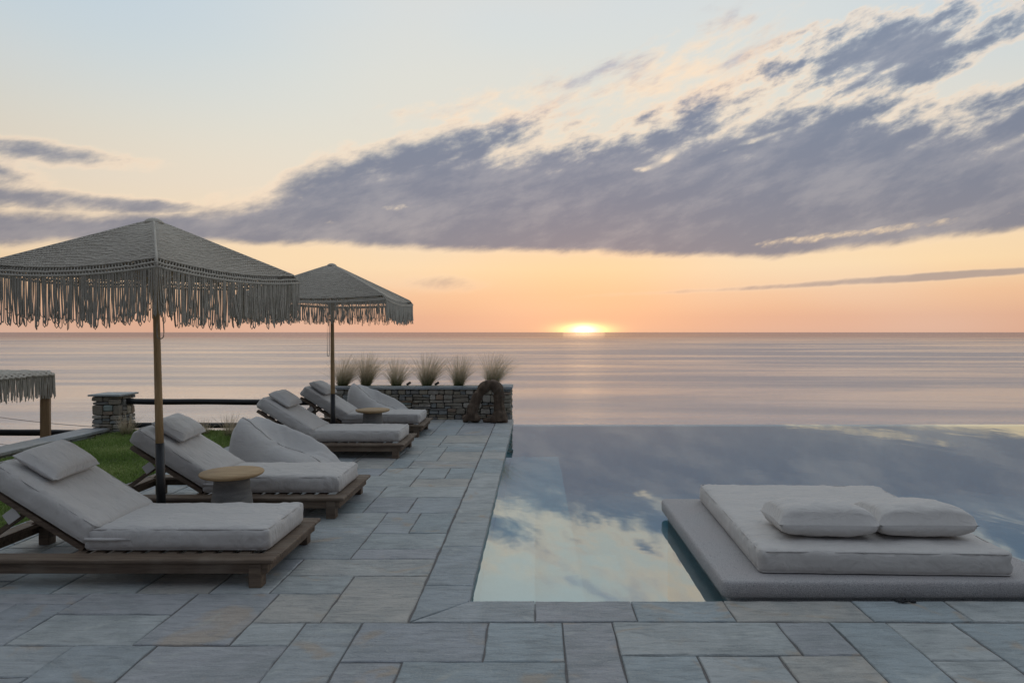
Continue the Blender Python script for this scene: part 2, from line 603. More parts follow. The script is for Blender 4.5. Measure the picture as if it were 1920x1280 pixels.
# ================================================================== geometry helpers
class MB:
    """collects shapes into ONE mesh"""
    def __init__(self):
        self.v, self.f, self.n = [], [], 0

    def add(self, verts, faces):
        verts = np.asarray(verts, float)
        self.v.append(verts)
        self.f.extend([tuple(i + self.n for i in f) for f in faces])
        self.n += len(verts)
        return self

    def box(self, x0, x1, y0, y1, z0, z1):
        v = [(x, y, z) for z in (z0, z1) for y in (y0, y1) for x in (x0, x1)]
        f = [(0, 2, 3, 1), (4, 5, 7, 6), (0, 1, 5, 4), (2, 6, 7, 3), (0, 4, 6, 2), (1, 3, 7, 5)]
        return self.add(v, f)

    def cbox(self, x0, x1, y0, y1, z0, z1, c=.006):
        """box with chamfered edges on all four vertical and top edges"""
        def ring(i, z):
            return [(x0 + i, y0 + i, z), (x1 - i, y0 + i, z), (x1 - i, y1 - i, z), (x0 + i, y1 - i, z)]
        def oct_(i, z):
            a, b, d, e = x0 + i, x1 - i, y0 + i, y1 - i
            return [(a + c, d, z), (b - c, d, z), (b, d + c, z), (b, e - c, z), (b - c, e, z), (a + c, e, z), (a, e - c, z), (a, d + c, z)]
        rings = [oct_(c, z0), oct_(0, z0 + c), oct_(0, z1 - c), oct_(c, z1)]
        v = sum(rings, [])
        f = []
        for k in range(3):
            for i in range(8):
                j = (i + 1) % 8
                f.append((k * 8 + i, k * 8 + j, (k + 1) * 8 + j, (k + 1) * 8 + i))
        f.append(tuple(range(24, 32)))
        f.append(tuple(reversed(range(8))))
        return self.add(v, f)

    def bar(self, p, q, w, h, up=(0, 0, 1)):
        p, q = Vector(p), Vector(q)
        d = (q - p).normalized()
        s = d.cross(Vector(up)).normalized()
        u = s.cross(d).normalized()
        v = []
        for c in (p, q):
            for a, b in ((-1, -1), (1, -1), (1, 1), (-1, 1)):
                v.append(tuple(c + s * (a * w / 2) + u * (b * h / 2)))
        f = [(3, 2, 1, 0), (4, 5, 6, 7)] + [(i, (i + 1) % 4, 4 + (i + 1) % 4, 4 + i) for i in range(4)]
        return self.add(v, f)

    def tube(self, pts, rad, n=6, caps=True, close=False):
        P = np.asarray(pts, float)
        m = len(P)
        rad = np.full(m, rad) if np.isscalar(rad) else np.asarray(rad, float)
        T = np.empty_like(P)
        if close:
            T = np.roll(P, -1, 0) - np.roll(P, 1, 0)
        else:
            T[1:-1] = P[2:] - P[:-2]
            T[0] = P[1] - P[0]
            T[-1] = P[-1] - P[-2]
        T /= np.linalg.norm(T, axis=1)[:, None] + 1e-12
        ref = np.array([0, 0, 1.0]) if abs(T[:, 2]).mean() < .8 else np.array([1.0, 0, 0])
        S = np.cross(T, ref)
        S /= np.linalg.norm(S, axis=1)[:, None] + 1e-12
        U = np.cross(S, T)
        a = np.arange(n) * 2 * math.pi / n
        V = P[:, None, :] + rad[:, None, None] * (np.cos(a)[None, :, None] * S[:, None, :] + np.sin(a)[None, :, None] * U[:, None, :])
        f = []
        last = m if close else m - 1
        for k in range(last):
            k2 = (k + 1) % m
            for i in range(n):
                j = (i + 1) % n
                f.append((k * n + i, k * n + j, k2 * n + j, k2 * n + i))
        if caps and not close:
            f.append(tuple(reversed(range(n))))
            f.append(tuple(range((m - 1) * n, m * n)))
        return self.add(V.reshape(-1, 3), f)

    def lathe(self, prof, n=40, c=(0, 0, 0)):
        v = []
        for r, z in prof:
            for i in range(n):
                a = 2 * math.pi * i / n
                v.append((c[0] + r * math.cos(a), c[1] + r * math.sin(a), c[2] + z))
        f = []
        for k in range(len(prof) - 1):
            for i in range(n):
                j = (i + 1) % n
                f.append((k * n + i, k * n + j, (k + 1) * n + j, (k + 1) * n + i))
        f.append(tuple(reversed(range(n))))
        f.append(tuple(range((len(prof) - 1) * n, len(prof) * n)))
        return self.add(v, f)

    def build(self, name, mat, parent=None, smooth=False, origin=None, angle=None):
        V = np.concatenate(self.v)
        if origin is not None:
            V = V - np.asarray(origin)
        me = bpy.data.meshes.new(name)
        me.from_pydata(V.tolist(), [], self.f)
        me.materials.append(mat)
        if smooth:
            me.polygons.foreach_set('use_smooth', [True] * len(me.polygons))
        me.update()
        return link(name, me, parent, origin)


def link(name, me, parent=None, loc=None):
    o = bpy.data.objects.new(name, me)
    col.objects.link(o)
    if loc is not None:
        o.location = loc
    if parent is not None:
        o.parent = parent
    return o


def tag(o, label=None, cat=None, group=None, kind=None):
    if label:
        o['label'] = label
    if cat:
        o['category'] = cat
    if group:
        o['group'] = group
    if kind:
        o['kind'] = kind
    return o


def thing(name, label, cat, loc=(0, 0, 0), rz=0.0, group=None):
    o = bpy.data.objects.new(name, None)
    o.empty_display_size = .1
    col.objects.link(o)
    o.location = loc
    o.rotation_euler = (0, 0, rz)
    return tag(o, label, cat, group)


def fbm(p, s=1.0, o=3):
    return mnoise.fractal(Vector(p) * s, 1.0, 2.0, o)


# ---- soft cushions: rounded box with puff and creases
def cushion(lx, ly, lz, r, puff=.02, wr=.004, seed=0, res=.03, sag=0.0, pinch=0.0):
    """centred in x and y, bottom at z = 0"""
    bm = bmesh.new()
    nx, ny, nz = (max(4, int(l / res)) for l in (lx, ly, lz))
    idx = {}
    verts, faces = [], []

    def vid(i, j, k):
        if (i, j, k) in idx:
            return idx[(i, j, k)]
        p = Vector((i / nx * 2 - 1, j / ny * 2 - 1, k / nz * 2 - 1))
        idx[(i, j, k)] = len(verts)
        verts.append(p)
        return idx[(i, j, k)]
    for i in range(nx):
        for j in range(ny):
            faces.append((vid(i, j, 0), vid(i, j + 1, 0), vid(i + 1, j + 1, 0), vid(i + 1, j, 0)))
            faces.append((vid(i, j, nz), vid(i + 1, j, nz), vid(i + 1, j + 1, nz), vid(i, j + 1, nz)))
    for i in range(nx):
        for k in range(nz):
            faces.append((vid(i, 0, k), vid(i + 1, 0, k), vid(i + 1, 0, k + 1), vid(i, 0, k + 1)))
            faces.append((vid(i, ny, k), vid(i, ny, k + 1), vid(i + 1, ny, k + 1), vid(i + 1, ny, k)))
    for j in range(ny):
        for k in range(nz):
            faces.append((vid(0, j, k), vid(0, j, k + 1), vid(0, j + 1, k + 1), vid(0, j + 1, k)))
            faces.append((vid(nx, j, k), vid(nx, j + 1, k), vid(nx, j + 1, k + 1), vid(nx, j, k + 1)))
    H = Vector((lx / 2, ly / 2, lz / 2))
    out = []
    so_ = Vector((seed * 3.1, seed * 7.7, seed * 1.3))
    for p in verts:
        q_ = Vector((p.x * H.x, p.y * H.y, p.z * H.z))
        inner = Vector((max(-H.x + r, min(H.x - r, q_.x)), max(-H.y + r, min(H.y - r, q_.y)), max(-H.z + r * .9, min(H.z - r * .9, q_.z))))
        dlt = q_ - inner
        if dlt.length > 1e-6:
            s = Vector((dlt.x / r, dlt.y / r, dlt.z / (r * .9)))
            s.normalize()
            q_ = inner + Vector((s.x * r, s.y * r, s.z * r * .9))
        u, v_ = p.x, p.y
        pf = (1 - u ** 4) * (1 - v_ ** 4)
        if p.z > 0:
            q_.z += puff * pf * p.z
            q_.z -= sag * (1 - u * u) * (1 - v_ * v_) * p.z
        # side bulge
        q_.x += puff * .5 * u * (1 - p.z ** 2) * (1 - v_ ** 4) * (abs(u) > .9)
        q_.y += puff * .5 * v_ * (1 - p.z ** 2) * (1 - u ** 4) * (abs(v_) > .9)
        cn = max(0, abs(u) + abs(v_) - 1.55) / .45
        if pinch:
            q_.x *= 1 - pinch * cn * .5
            q_.y *= 1 - pinch * cn * .5
        w = mnoise.fractal((q_ + so_) * 7, 1, 2, 3) * wr + mnoise.fractal((q_ + so_) * 22, 1, 2, 2) * wr * (.25 + 1.1 * cn)
        if p.z > -.6:
            q_ += Vector((u * abs(u) ** 6, v_ * abs(v_) ** 6, max(0, p.z))) * w
        # vertical gathers at the corners of the side faces
        if cn > 0:
            g_ = math.sin((q_.x - q_.y * (1 if u * v_ > 0 else -1)) * 70 + q_.z * 25 + seed) * .005 * cn
            q_ += Vector((u, v_, 0)) * g_
        q_.z += lz / 2
        out.append(q_)
    bm.free()
    return [tuple(p) for p in out], faces


def welt(lx, ly, lz, r, top=True, seed=0, rad=.0042):
    pts = []
    k = r * .30
    hx, hy = lx / 2 - k, ly / 2 - k
    z = lz - r * .9 * .30 if top else r * .9 * .30
    rc = r
    for cx_, cy_, a0 in ((hx - rc, -hy + rc, -90), (hx - rc, hy - rc, 0), (-hx + rc, hy - rc, 90), (-hx + rc, -hy + rc, 180)):
        for i in range(5):
            a = R(a0 + i * 22.5)
            pts.append((cx_ + math.cos(a) * rc, cy_ + math.sin(a) * rc, z))
    out = []
    for i, p in enumerate(pts):
        q_ = pts[(i + 1) % len(pts)]
        out.append(p)
        L = math.hypot(q_[0] - p[0], q_[1] - p[1])
        if L > .1:
            n = int(L / .05)
            for j in range(1, n):
                out.append(tuple(p[c] + (q_[c] - p[c]) * j / n for c in range(3)))
    return [(x, y, z_ + .0025 * mnoise.noise(Vector((x * 6 + seed, y * 6, 1)))) for x, y, z_ in out], rad


def soft_pillow(w, d, t, seed=0, n=22, sharp=.55):
    """scatter pillow, knife edge, centred, lying flat on z = 0"""
    v, f = [], []
    for side_ in (1, -1):
        for j in range(n + 1):
            for i in range(n + 1):
                u, w_ = i / n * 2 - 1, j / n * 2 - 1
                e = max(0.0, (1 - abs(u) ** 3.2)) * max(0.0, (1 - abs(w_) ** 3.2))
                z = t / 2 * e ** sharp
                ins = 1 - .07 * (1 - w_ * w_) * abs(u) ** 3
                ins2 = 1 - .07 * (1 - u * u) * abs(w_) ** 3
                x, y = u * w / 2 * ins, w_ * d / 2 * ins2
                q_ = Vector((x + seed * 2.3, y + seed, z * side_))
                k = mnoise.fractal(q_ * 8, 1, 2, 3) * .010 * e ** .3
                # radiating gathers from the corners
                cn = max(0, abs(u) + abs(w_) - 1.0)
                k += math.sin(math.atan2(w_ - math.copysign(1.05, w_), u - math.copysign(1.05, u)) * 17 + seed) * .006 * cn * e ** .4
                zz = side_ * (z + k)
                if side_ < 0:
                    zz = zz * .8
                v.append((x, y, zz + t * .40))
    m = (n + 1) ** 2
    for j in range(n):
        for i in range(n):
            a = j * (n + 1) + i
            f.append((a, a + 1, a + n + 2, a + n + 1))
            f.append((m + a, m + a + n + 1, m + a + n + 2, m + a + 1))
    # welt closing both sides
    ring = [i for i in range(n + 1)] + [(j + 1) * (n + 1) - 1 for j in range(1, n + 1)] + \
        [n * (n + 1) + i for i in range(n - 1, -1, -1)] + [j * (n + 1) for j in range(n - 1, 0, -1)]
    for a, b in zip(ring, ring[1:] + ring[:1]):
        f.append((a, m + a, m + b, b))
    return v, f


def place(verts, mat4):
    return [tuple(mat4 @ Vector(p)) for p in verts]


# ================================================================== the setting
PX0, PY0, PY1 = -0.40, 4.05, 12.20      # pool: left edge, near edge, infinity edge
PX1 = 12.5
WATER = -0.05
CO = 0.29                               # coping width

# sea, one sheet to the horizon
sea_z = -85.0
mb_ = MB()
xs = [-130000, -30000, -8000, -2500, -800, 0, 800, 2500, 8000, 30000, 130000]
ys = [-300, 0, 300, 700, 1500, 4000, 12000, 40000, 130000]
V = [(x, y, sea_z) for y in ys for x in xs]
F = [(j * len(xs) + i, j * len(xs) + i + 1, (j + 1) * len(xs) + i + 1, (j + 1) * len(xs) + i) for j in range(len(ys) - 1) for i in range(len(xs) - 1)]
sea = mb_.add(V, F).build('sea', M['sea'])
tag(sea, 'calm open sea reaching to the horizon', 'sea', kind='structure')

# hillside under the terraces
mb_ = MB()
gx = np.linspace(-90, 90, 61)
gy = np.concatenate([np.linspace(-40, 10, 16), np.linspace(12.4, 175, 60)])
V, F = [], []
for y in gy:
    for x in gx:
        if y < 12:
            z = -3.2
        else:
            z = -3.4 - (y - 12.4) * .56
        z -= max(0, -8 - x) * .22
        z += fbm((x * .07, y * .07, 0), 1, 4) * min(2.0, .2 + max(0, y - 13) * .08)
        V.append((x, y, z))
nxg = len(gx)
for j in range(len(gy) - 1):
    for i in range(nxg - 1):
        F.append((j * nxg + i, j * nxg + i + 1, (j + 1) * nxg + i + 1, (j + 1) * nxg + i))
hill = mb_.add(V, F).build('hillside', M['hill'], smooth=True)
tag(hill, 'scrubby hillside falling to the sea below the terrace', 'hillside', kind='structure')

# lower terrace on the left
low_t = MB().box(-14, -7.22, 2, 12.0, -3.6, -1.35).build('lower_terrace', M['soil'])
tag(low_t, 'lower terrace beside the lawn wall', 'terrace', kind='structure')

# terrace body (mortar bed carries the slabs)
tb = MB()
tb.box(-4.32, PX0 - .012, 1.0, 12.62, -3.6, -.008)
tb.box(PX0 - .012, PX1, 1.0, PY0 - .012, -3.6, -.008)
pav = tb.build('terrace_paving', M['mortar'])
tag(pav, 'slate slab terrace beside the pool', 'terrace', kind='structure')

# pool shell: floor, walls, submerged steps
ps = MB()
ps.box(PX0 - .011, PX1, PY0 - .011, PY1, -1.55, -1.25)
ps.box(PX0 - .011, PX0, PY0 - .011, PY1 - .2, -1.25, -.036)
ps.box(PX0, PX1, PY0 - .011, PY0, -1.25, -.036)
ps.box(PX0 - .011, PX1, PY1 - .2, PY1 - .004, -1.25, WATER - .012)
ps.box(PX0 - .011, PX1, PY1 - .19, PY1 - .006, -3.6, -1.55)
shell = ps.build('pool_shell', M['tile'])
tag(shell, 'pale teal infinity pool basin', 'pool', kind='structure')
for (x1, y1, zt) in ((.0, 7.7, -.28), (.40, 11.6, -.52), (.86, 7.3, -.78)):
    st = MB().box(PX0 + .002, x1, PY0 + .002, y1, -1.249, zt).build('pool_step', M['tile'], shell)

# the body of water: it only tints what lies under it
wb_ = MB().box(PX0 + .001, PX1 - .001, PY0 + .001, PY1 - .202, -1.248, WATER - .006)
mwb = bpy.data.materials.new('water_body')
mwb.use_nodes = True
mwb.node_tree.nodes.clear()
NB = NT(mwb.node_tree)
va = NB.new('ShaderNodeVolumeAbsorption')
va.inputs['Color'].default_value = (.52, .83, .88, 1)
va.inputs['Density'].default_value = .95
mwb.node_tree.links.new(va.outputs[0], NB.new('ShaderNodeOutputMaterial').inputs['Volume'])
wbo = wb_.build('pool_water_body', mwb)
tag(wbo, 'clear teal water filling the pool basin', 'water', kind='stuff')

# water surface
mbw = MB()
nx_, ny_ = 26, 18
V = [(PX0 + (PX1 - PX0) * i / nx_, PY0 + (PY1 - PY0) * j / ny_, WATER) for j in range(ny_ + 1) for i in range(nx_ + 1)]
F = [(j * (nx_ + 1) + i, j * (nx_ + 1) + i + 1, (j + 1) * (nx_ + 1) + i + 1, (j + 1) * (nx_ + 1) + i) for j in range(ny_) for i in range(nx_)]
water = mbw.add(V, F).build('pool_water', M['poolwater'])
tag(water, 'still mirror-like pool water reflecting the clouds', 'water', kind='structure')


# ------------------------------------------------------------------ paving slabs
def slab_mesh(x0, x1, y0, y1, top, seed, gap=.006, thick=.05, poly=None):
    r_ = random.Random(seed)
    if poly is None:
        cs = [(x0 + gap, y0 + gap), (x1 - gap, y0 + gap), (x1 - gap, y1 - gap), (x0 + gap, y1 - gap)]
    else:
        cs = poly
    cx = sum(p[0] for p in cs) / len(cs)
    cy = sum(p[1] for p in cs) / len(cs)
    ring = []
    for i in range(len(cs)):
        a, b = cs[i], cs[(i + 1) % len(cs)]
        L = math.hypot(b[0] - a[0], b[1] - a[1])
        n = max(2, min(7, int(L / .08)))
        nx, ny = (b[1] - a[1]) / L, -(b[0] - a[0]) / L
        for k in range(n):
            t = k / n
            j = r_.uniform(-.0055, .003) if k else r_.uniform(-.002, .001)
            ring.append((a[0] + (b[0] - a[0]) * t + nx * j, a[1] + (b[1] - a[1]) * t + ny * j))
    n = len(ring)
    tx, ty = r_.uniform(-.0015, .0015), r_.uniform(-.0015, .0015)
    v = []
    for (k, dz_, ins) in ((0, -thick, 0), (1, -.005, 0), (2, 0, .006)):
        for (x, y) in ring:
            d = math.hypot(x - cx, y - cy) + 1e-6
            v.append((x - cx - (x - cx) / d * ins, y - cy - (y - cy) / d * ins, dz_ + (tx * (x - cx) + ty * (y - cy)) * 3 + (r_.uniform(-.0012, .0008) if k == 2 else 0)))
    f = []
    for k in range(2):
        for i in range(n):
            j = (i + 1) % n
            f.append((k * n + i, k * n + j, (k + 1) * n + j, (k + 1) * n + i))
    f.append(tuple(range(2 * n, 3 * n)))
    return v, f, (cx, cy)


slab_count = 0


def add_slab(x0, x1, y0, y1, top=None, name='slab', poly=None, gap=.004, parent=None):
    global slab_count
    slab_count += 1
    top = rng.uniform(-.0022, .0022) if top is None else top
    v, f, (cx, cy) = slab_mesh(x0, x1, y0, y1, top, slab_count * 17 + 3, gap, poly=poly)
    me = bpy.data.meshes.new(name)
    me.from_pydata(v, [], f)
    me.materials.append(M['slab'])
    me.update()
    return link(name, me, parent or pav, (cx, cy, top))


E0 = -.70
known = [
    (-1.23, E0, 10.56, 12.0), (-1.62, -1.23, 10.56, 12.0), (-1.355, E0, 9.85, 10.56), (-1.355, E0, 9.53, 9.85), (-1.9, -1.355, 9.53, 10.56),
    (-1.22, E0, 9.14, 9.53), (-1.22, E0, 8.46, 9.14), (-1.505, -1.22, 8.46, 9.53), (-1.5, E0, 8.03, 8.46),
    (-1.30, -.99, 7.45, 8.03), (-.99, E0, 7.45, 8.03), (-1.30, E0, 7.06, 7.45), (-1.735, -1.30, 7.60, 8.03), (-2.2, -1.30, 7.06, 7.60),
    (-1.53, E0, 6.61, 7.06), (-1.135, E0, 6.05, 6.61), (-1.53, -1.135, 6.05, 6.61), (-2.1, -1.53, 6.42, 7.06), (-2.0, -1.53, 6.05, 6.42),
    (-1.006, E0, 5.436, 6.05), (-1.306, -1.006, 5.436, 6.05), (-2.25, -1.306, 5.60, 6.05), (-2.0, -1.306, 4.82, 5.60),
    (-1.306, E0, 5.047, 5.436), (-1.306, E0, 4.82, 5.047), (-1.63, E0, 4.49, 4.82),
    (-1.187, E0, 3.765, 4.49), (-1.63, -1.187, 4.18, 4.49), (-1.565, -1.187, 3.765, 4.18), (-2.06, -1.565, 3.49, 4.18),
    (-1.565, -1.262, 3.49, 3.765), (-1.262, -.95, 2.55, 3.765), (-.95, -.255, 3.314, 3.765), (-.255, .15, 3.314, 3.765),
    (.15, .424, 2.6, 3.765), (-.95, -.645, 2.7, 3.314), (-.645, .15, 2.75, 3.314), (.424, 1.33, 3.377, 3.765), (1.33, 1.62, 3.377, 3.765),
    (1.62, 1.93, 2.5, 3.765), (1.93, 2.295, 3.33, 3.765), (1.93, 2.295, 2.8, 3.33), (2.295, 2.75, 3.1, 3.765), (2.75, 3.3, 3.25, 3.765),
    (.424, .80, 2.7, 3.377), (.80, 1.205, 2.85, 3.377), (1.205, 1.62, 2.75, 3.377),
    (-2.72, -2.06, 3.49, 3.87), (-2.72, -2.06, 3.87, 4.18), (-2.35, -1.93, 2.75, 3.49), (-1.93, -1.262, 2.9, 3.49), (-2.93, -2.35, 3.17, 3.49),
    (-3.05, -2.72, 3.49, 4.02), (-3.35, -2.72, 4.02, 4.18),
]
res_ = .01
AX0, AX1, AY0, AY1 = -4.30, 4.4, 2.2, 12.48
gw, gh = int(round((AX1 - AX0) / res_)), int(round((AY1 - AY0) / res_))
occ = np.zeros((gh, gw), bool)
ci = lambda x: int(round((x - AX0) / res_))
ri = lambda y: int(round((y - AY0) / res_))
occ[ri(3.765):, ci(E0):] = True
for (a, b, c, d) in known:
    occ[max(0, ri(c)):ri(d), max(0, ci(a)):ci(b)] = True
    add_slab(a, b, c, d)
while True:
    free = ~occ
    if not free.any():
        break
    j = int(np.argmax(free.any(1)))
    i = int(np.argmax(free[j]))
    run = 1
    while i + run < gw and free[j, i + run]:
        run += 1
    w = rng.choice((32, 38, 45, 52, 60, 70, 85))
    w = run if run - w < 20 else w
    h = rng.choice((25, 30, 36, 42, 50))
    hh = 1
    while hh < h + 18 and j + hh < gh and free[j + hh, i:i + w].all():
        hh += 1
    h = hh if hh < h + 18 else h
    occ[j:j + h, i:i + w] = True
    if w >= 3 and h >= 3:
        add_slab(AX0 + i * res_, AX0 + (i + w) * res_, AY0 + j * res_, AY0 + (j + h) * res_)

# coping stones round the pool, mitred at the corner
cy = [4.31, 5.107, 5.72, 6.40, 7.01, 7.76, 8.60, 9.14, 9.80, 10.45, 11.2, 11.85, 12.5]
cx0 = E0 + .008
for a, b in zip(cy[:-1], cy[1:]):
    add_slab(cx0, PX0 + .012, a, b, .001, 'coping_stone', gap=.002)
g_ = .002
add_slab(0, 0, 0, 0, .001, 'coping_stone', poly=[(cx0, 3.765 + .01), (PX0 + .012 - .003, PY0 + .012), (PX0 + .012, PY0 + .012), (PX0 + .012, 4.308), (cx0, 4.308)])
cxs = [0.0, .57, 1.12, 1.88, 2.43, 3.0, 3.62, 4.4]
add_slab(0, 0, 0, 0, .001, 'coping_stone', poly=[(cx0 + .008, 3.765 + .008), (-.002, 3.765 + .008), (-.002, PY0 + .012), (PX0 + .012, PY0 + .010)])
for a, b in zip(cxs[:-1], cxs[1:]):
    add_slab(a, b, 3.765 + .008, PY0 + .012, .001, 'coping_stone', gap=.002)


# ------------------------------------------------------------------ dry stone work
def stone_piece(sx, sy, sz, seed, rough=.006):
    """one rough stone, centred, a chamfered and jittered block"""
    r_ = random.Random(seed)
    v = []
    c = min(sx, sy, sz) * .16
    for z, ins in ((-sz / 2, c), (-sz / 2 + c, 0), (sz / 2 - c, 0), (sz / 2, c)):
        for (x, y) in ((-1, -1), (0, -1), (1, -1), (1, 0), (1, 1), (0, 1), (-1, 1), (-1, 0)):
            k = .94 if (x and y) else 1.0
            v.append(((x * (sx / 2 - ins)) * k + r_.uniform(-rough, rough), (y * (sy / 2 - ins)) * k + r_.uniform(-rough, rough), z + r_.uniform(-rough, rough) * .6))
    f = []
    for k in range(3):
        for i in range(8):
            j = (i + 1) % 8
            f.append((k * 8 + i, k * 8 + j, (k + 1) * 8 + j, (k + 1) * 8 + i))
    f.append(tuple(range(24, 32)))
    f.append(tuple(reversed(range(8))))
    me = bpy.data.meshes.new('stone')
    me.from_pydata(v, [], f)
    me.materials.append(M['stone'])
    me.update()
    return me


sid = [0]


def stone_face(parent, origin, along, out, L, H, depth=.10, hmin=.035, hmax=.085, lmin=.09, lmax=.34, proud=.0):
    """courses of single stones on a wall face; origin is the face's low corner, in the parent's space"""
    along, out, o = Vector(along), Vector(out), Vector(origin)
    ang_ = math.atan2(along.y, along.x)
    def put(s0, l, z0, h):
        sid[0] += 1
        me = stone_piece(max(.02, l - rng.uniform(.005, .012)), depth, max(.014, h - rng.uniform(.006, .012)), sid[0])
        p = o + along * (s0 + l / 2) + out * (-depth / 2 + rng.uniform(-.004, .018) + proud) + Vector((0, 0, z0 + h / 2))
        ob = link('stone', me, parent, p)
        ob.rotation_euler = (rng.uniform(-.03, .03), rng.uniform(-.025, .025), ang_ + rng.uniform(-.02, .02))
    z = 0.0
    while z < H - .012:
        h = rng.uniform(hmax * 1.0, hmax * 1.7)
        if H - z - h < hmax * .6:
            h = H - z
        s = 0.0
        while s < L - .01:
            l = rng.uniform(lmin * 1.3, lmax * 1.15)
            if L - s - l < lmin:
                l = L - s
            nlay = 1 if (h < hmax and rng.random() < .5) else rng.choice((1, 2, 2, 3))
            cuts = sorted(rng.uniform(.3, .7) for _ in range(1)) if nlay == 2 else ([rng.uniform(.25, .4), rng.uniform(.58, .75)] if nlay == 3 else [])
            zs_ = [0] + cuts + [1]
            for za_, zb_ in zip(zs_[:-1], zs_[1:]):
                hh = (zb_ - za_) * h
                if l > lmin * 2 and rng.random() < .55:
                    k = rng.uniform(.35, .65)
                    put(s, l * k, z + za_ * h, hh)
                    put(s + l * k, l * (1 - k), z + za_ * h, hh)
                else:
                    put(s, l, z + za_ * h, hh)
            s += l
        z += h


# planter at the end of the terrace
plx0, plx1, ply0, ply1, plh = -3.86, -.44, 12.50, 13.10, .555
pl_ = thing('planter_wall', 'dry stone planter with slate coping at the far end of the terrace', 'planter', ((plx0 + plx1) / 2, ply0, 0))
ox, oy = (plx0 + plx1) / 2, ply0
loc = lambda x, y, z: (x - ox, y - oy, z)
MB().box(plx0 - ox + .05, plx1 - ox - .05, .05, ply1 - oy, -3.4, plh - .02).build('core', M['bed'], pl_)
stone_face(pl_, loc(plx0, ply0, -.01), (1, 0, 0), (0, -1, 0), plx1 - plx0, plh, lmin=.10, lmax=.33, hmin=.045, hmax=.095)
stone_face(pl_, loc(plx1, ply0 + .1, -.35), (0, 1, 0), (1, 0, 0), ply1 - ply0 - .1, plh + .35)
stone_face(pl_, loc(plx0, ply1, -.01), (0, -1, 0), (-1, 0, 0), ply1 - ply0, plh)
cxp = [plx0 - .03, -3.1, -2.2, -1.35, plx1 + .025]
for a, b in zip(cxp[:-1], cxp[1:]):
    v, f, c = slab_mesh(a, b, ply0 - .03, ply0 + .22, 0, int(a * 100), .002, .045)
    me = bpy.data.meshes.new('coping_stone'); me.from_pydata(v, [], f); me.materials.append(M['slab'])
    link('coping_stone', me, pl_, (c[0] - ox, c[1] - oy, plh + .04))
v, f, c = slab_mesh(plx1 - .2, plx1 + .025, ply0 + .222, ply1 + .02, 0, 77, .002, .045)
me = bpy.data.meshes.new('coping_stone'); me.from_pydata(v, [], f); me.materials.append(M['slab'])
link('coping_stone', me, pl_, (c[0] - ox, c[1] - oy, plh + .04))
MB().box(plx0 - ox + .04, plx1 - ox - .21, .225, ply1 - oy, plh - .1, plh + .022).build('soil', M['soil'], pl_)

# gate pillar on the left
pz0 = -.12
pil = thing('stone_pillar', 'square stone pillar with a slate cap at the corner of the lawn', 'pillar', (-6.80, 11.02, pz0))
ph = .70
MB().box(-.17, .17, -.17, .17, -1.2, ph).build('core', M['bed'], pil)
stone_face(pil, (-.215, -.215, 0), (1, 0, 0), (0, -1, 0), .43, ph, .10, .04, .10, .09, .24)
stone_face(pil, (.215, -.115, 0), (0, 1, 0), (1, 0, 0), .33, ph, .10, .03, .09, .08, .2)
stone_face(pil, (-.215, .215, 0), (0, -1, 0), (-1, 0, 0), .33, ph, .10, .04, .10, .09, .24)
v, f, c = slab_mesh(-.255, .255, -.255, .255, 0, 5, 0, .028)
me = bpy.data.meshes.new('cap'); me.from_pydata(v, [], f); me.materials.append(M['slab'])
link('cap', me, pil, (0, 0, ph + .03))

# low wall along the lawn, flat slate coping
lw = thing('garden_wall', 'low stone wall with pale slate coping along the lawn', 'wall', (-6.92, 6.5, 0))
MB().box(-.17, .15, -4.5, 4.30, -2.2, .035).build('core', M['bed'], lw)
stone_face(lw, (.175, -4.5, -.12), (0, 1, 0), (1, 0, 0), 8.8, .16, .08, .05, .09, .14, .36)
yy = -4.52
k = 0
while yy < 4.25:
    l = min(rng.uniform(.75, 1.2), 4.30 - yy)
    if 4.30 - yy - l < .4:
        l = 4.30 - yy
    v, f, c = slab_mesh(-.215, .205, yy, yy + l, 0, 900 + k, .003, .04)
    me = bpy.data.meshes.new('coping_stone'); me.from_pydata(v, [], f); me.materials.append(M['slab'])
    link('coping_stone', me, lw, (c[0], c[1], .078))
    yy += l
    k += 1

# lawn ground and blades
lawn = MB().box(-6.78, -4.32, 1.6, 11.25, -2.5, -.02).build('lawn', M['soil'])
tag(lawn, 'lawn strip between the loungers and the low wall', 'lawn', kind='structure')
nb = 90000
bx = nr.uniform(-6.74, -4.30, nb)
by = 3.6 + (11.2 - 3.6) * nr.uniform(0, 1, nb)
ba = nr.uniform(0, 2 * math.pi, nb)
bh = nr.uniform(.025, .065, nb) * (.75 + .5 * np.array([mnoise.noise(Vector((x * 1.7, y * 1.7, 0))) for x, y in zip(bx, by)]))
bw = nr.uniform(.0022, .0045, nb)
ln = nr.uniform(.2, 1.0, nb) * bh
la = nr.uniform(0, 2 * math.pi, nb)
P = np.empty((nb, 5, 3))
cx_, sx_ = np.cos(ba), np.sin(ba)
for k, (t, wv) in enumerate(((0, 1), (0, -1), (.6, .8), (.6, -.8), (1, 0))):
    off = ln * t * t
    P[:, k, 0] = bx + cx_ * bw * wv + np.cos(la) * off
    P[:, k, 1] = by + sx_ * bw * wv + np.sin(la) * off
    P[:, k, 2] = -.022 + bh * t
fi = np.arange(nb)[:, None] * 5
quads = (fi + np.array([[0, 1, 3, 2]]))
tris = (fi + np.array([[2, 3, 4]]))
me = bpy.data.meshes.new('lawn_grass')
me.from_pydata(P.reshape(-1, 3).tolist(), [], quads.tolist() + tris.tolist())
tone = me.color_attributes.new('tone', 'FLOAT_COLOR', 'POINT')
patch = np.array([mnoise.noise(Vector((x * .9, y * .9, 3))) for x, y in zip(bx, by)])
tv = np.clip(.45 + patch * .9 + nr.uniform(-.4, .4, nb), 0, 1)
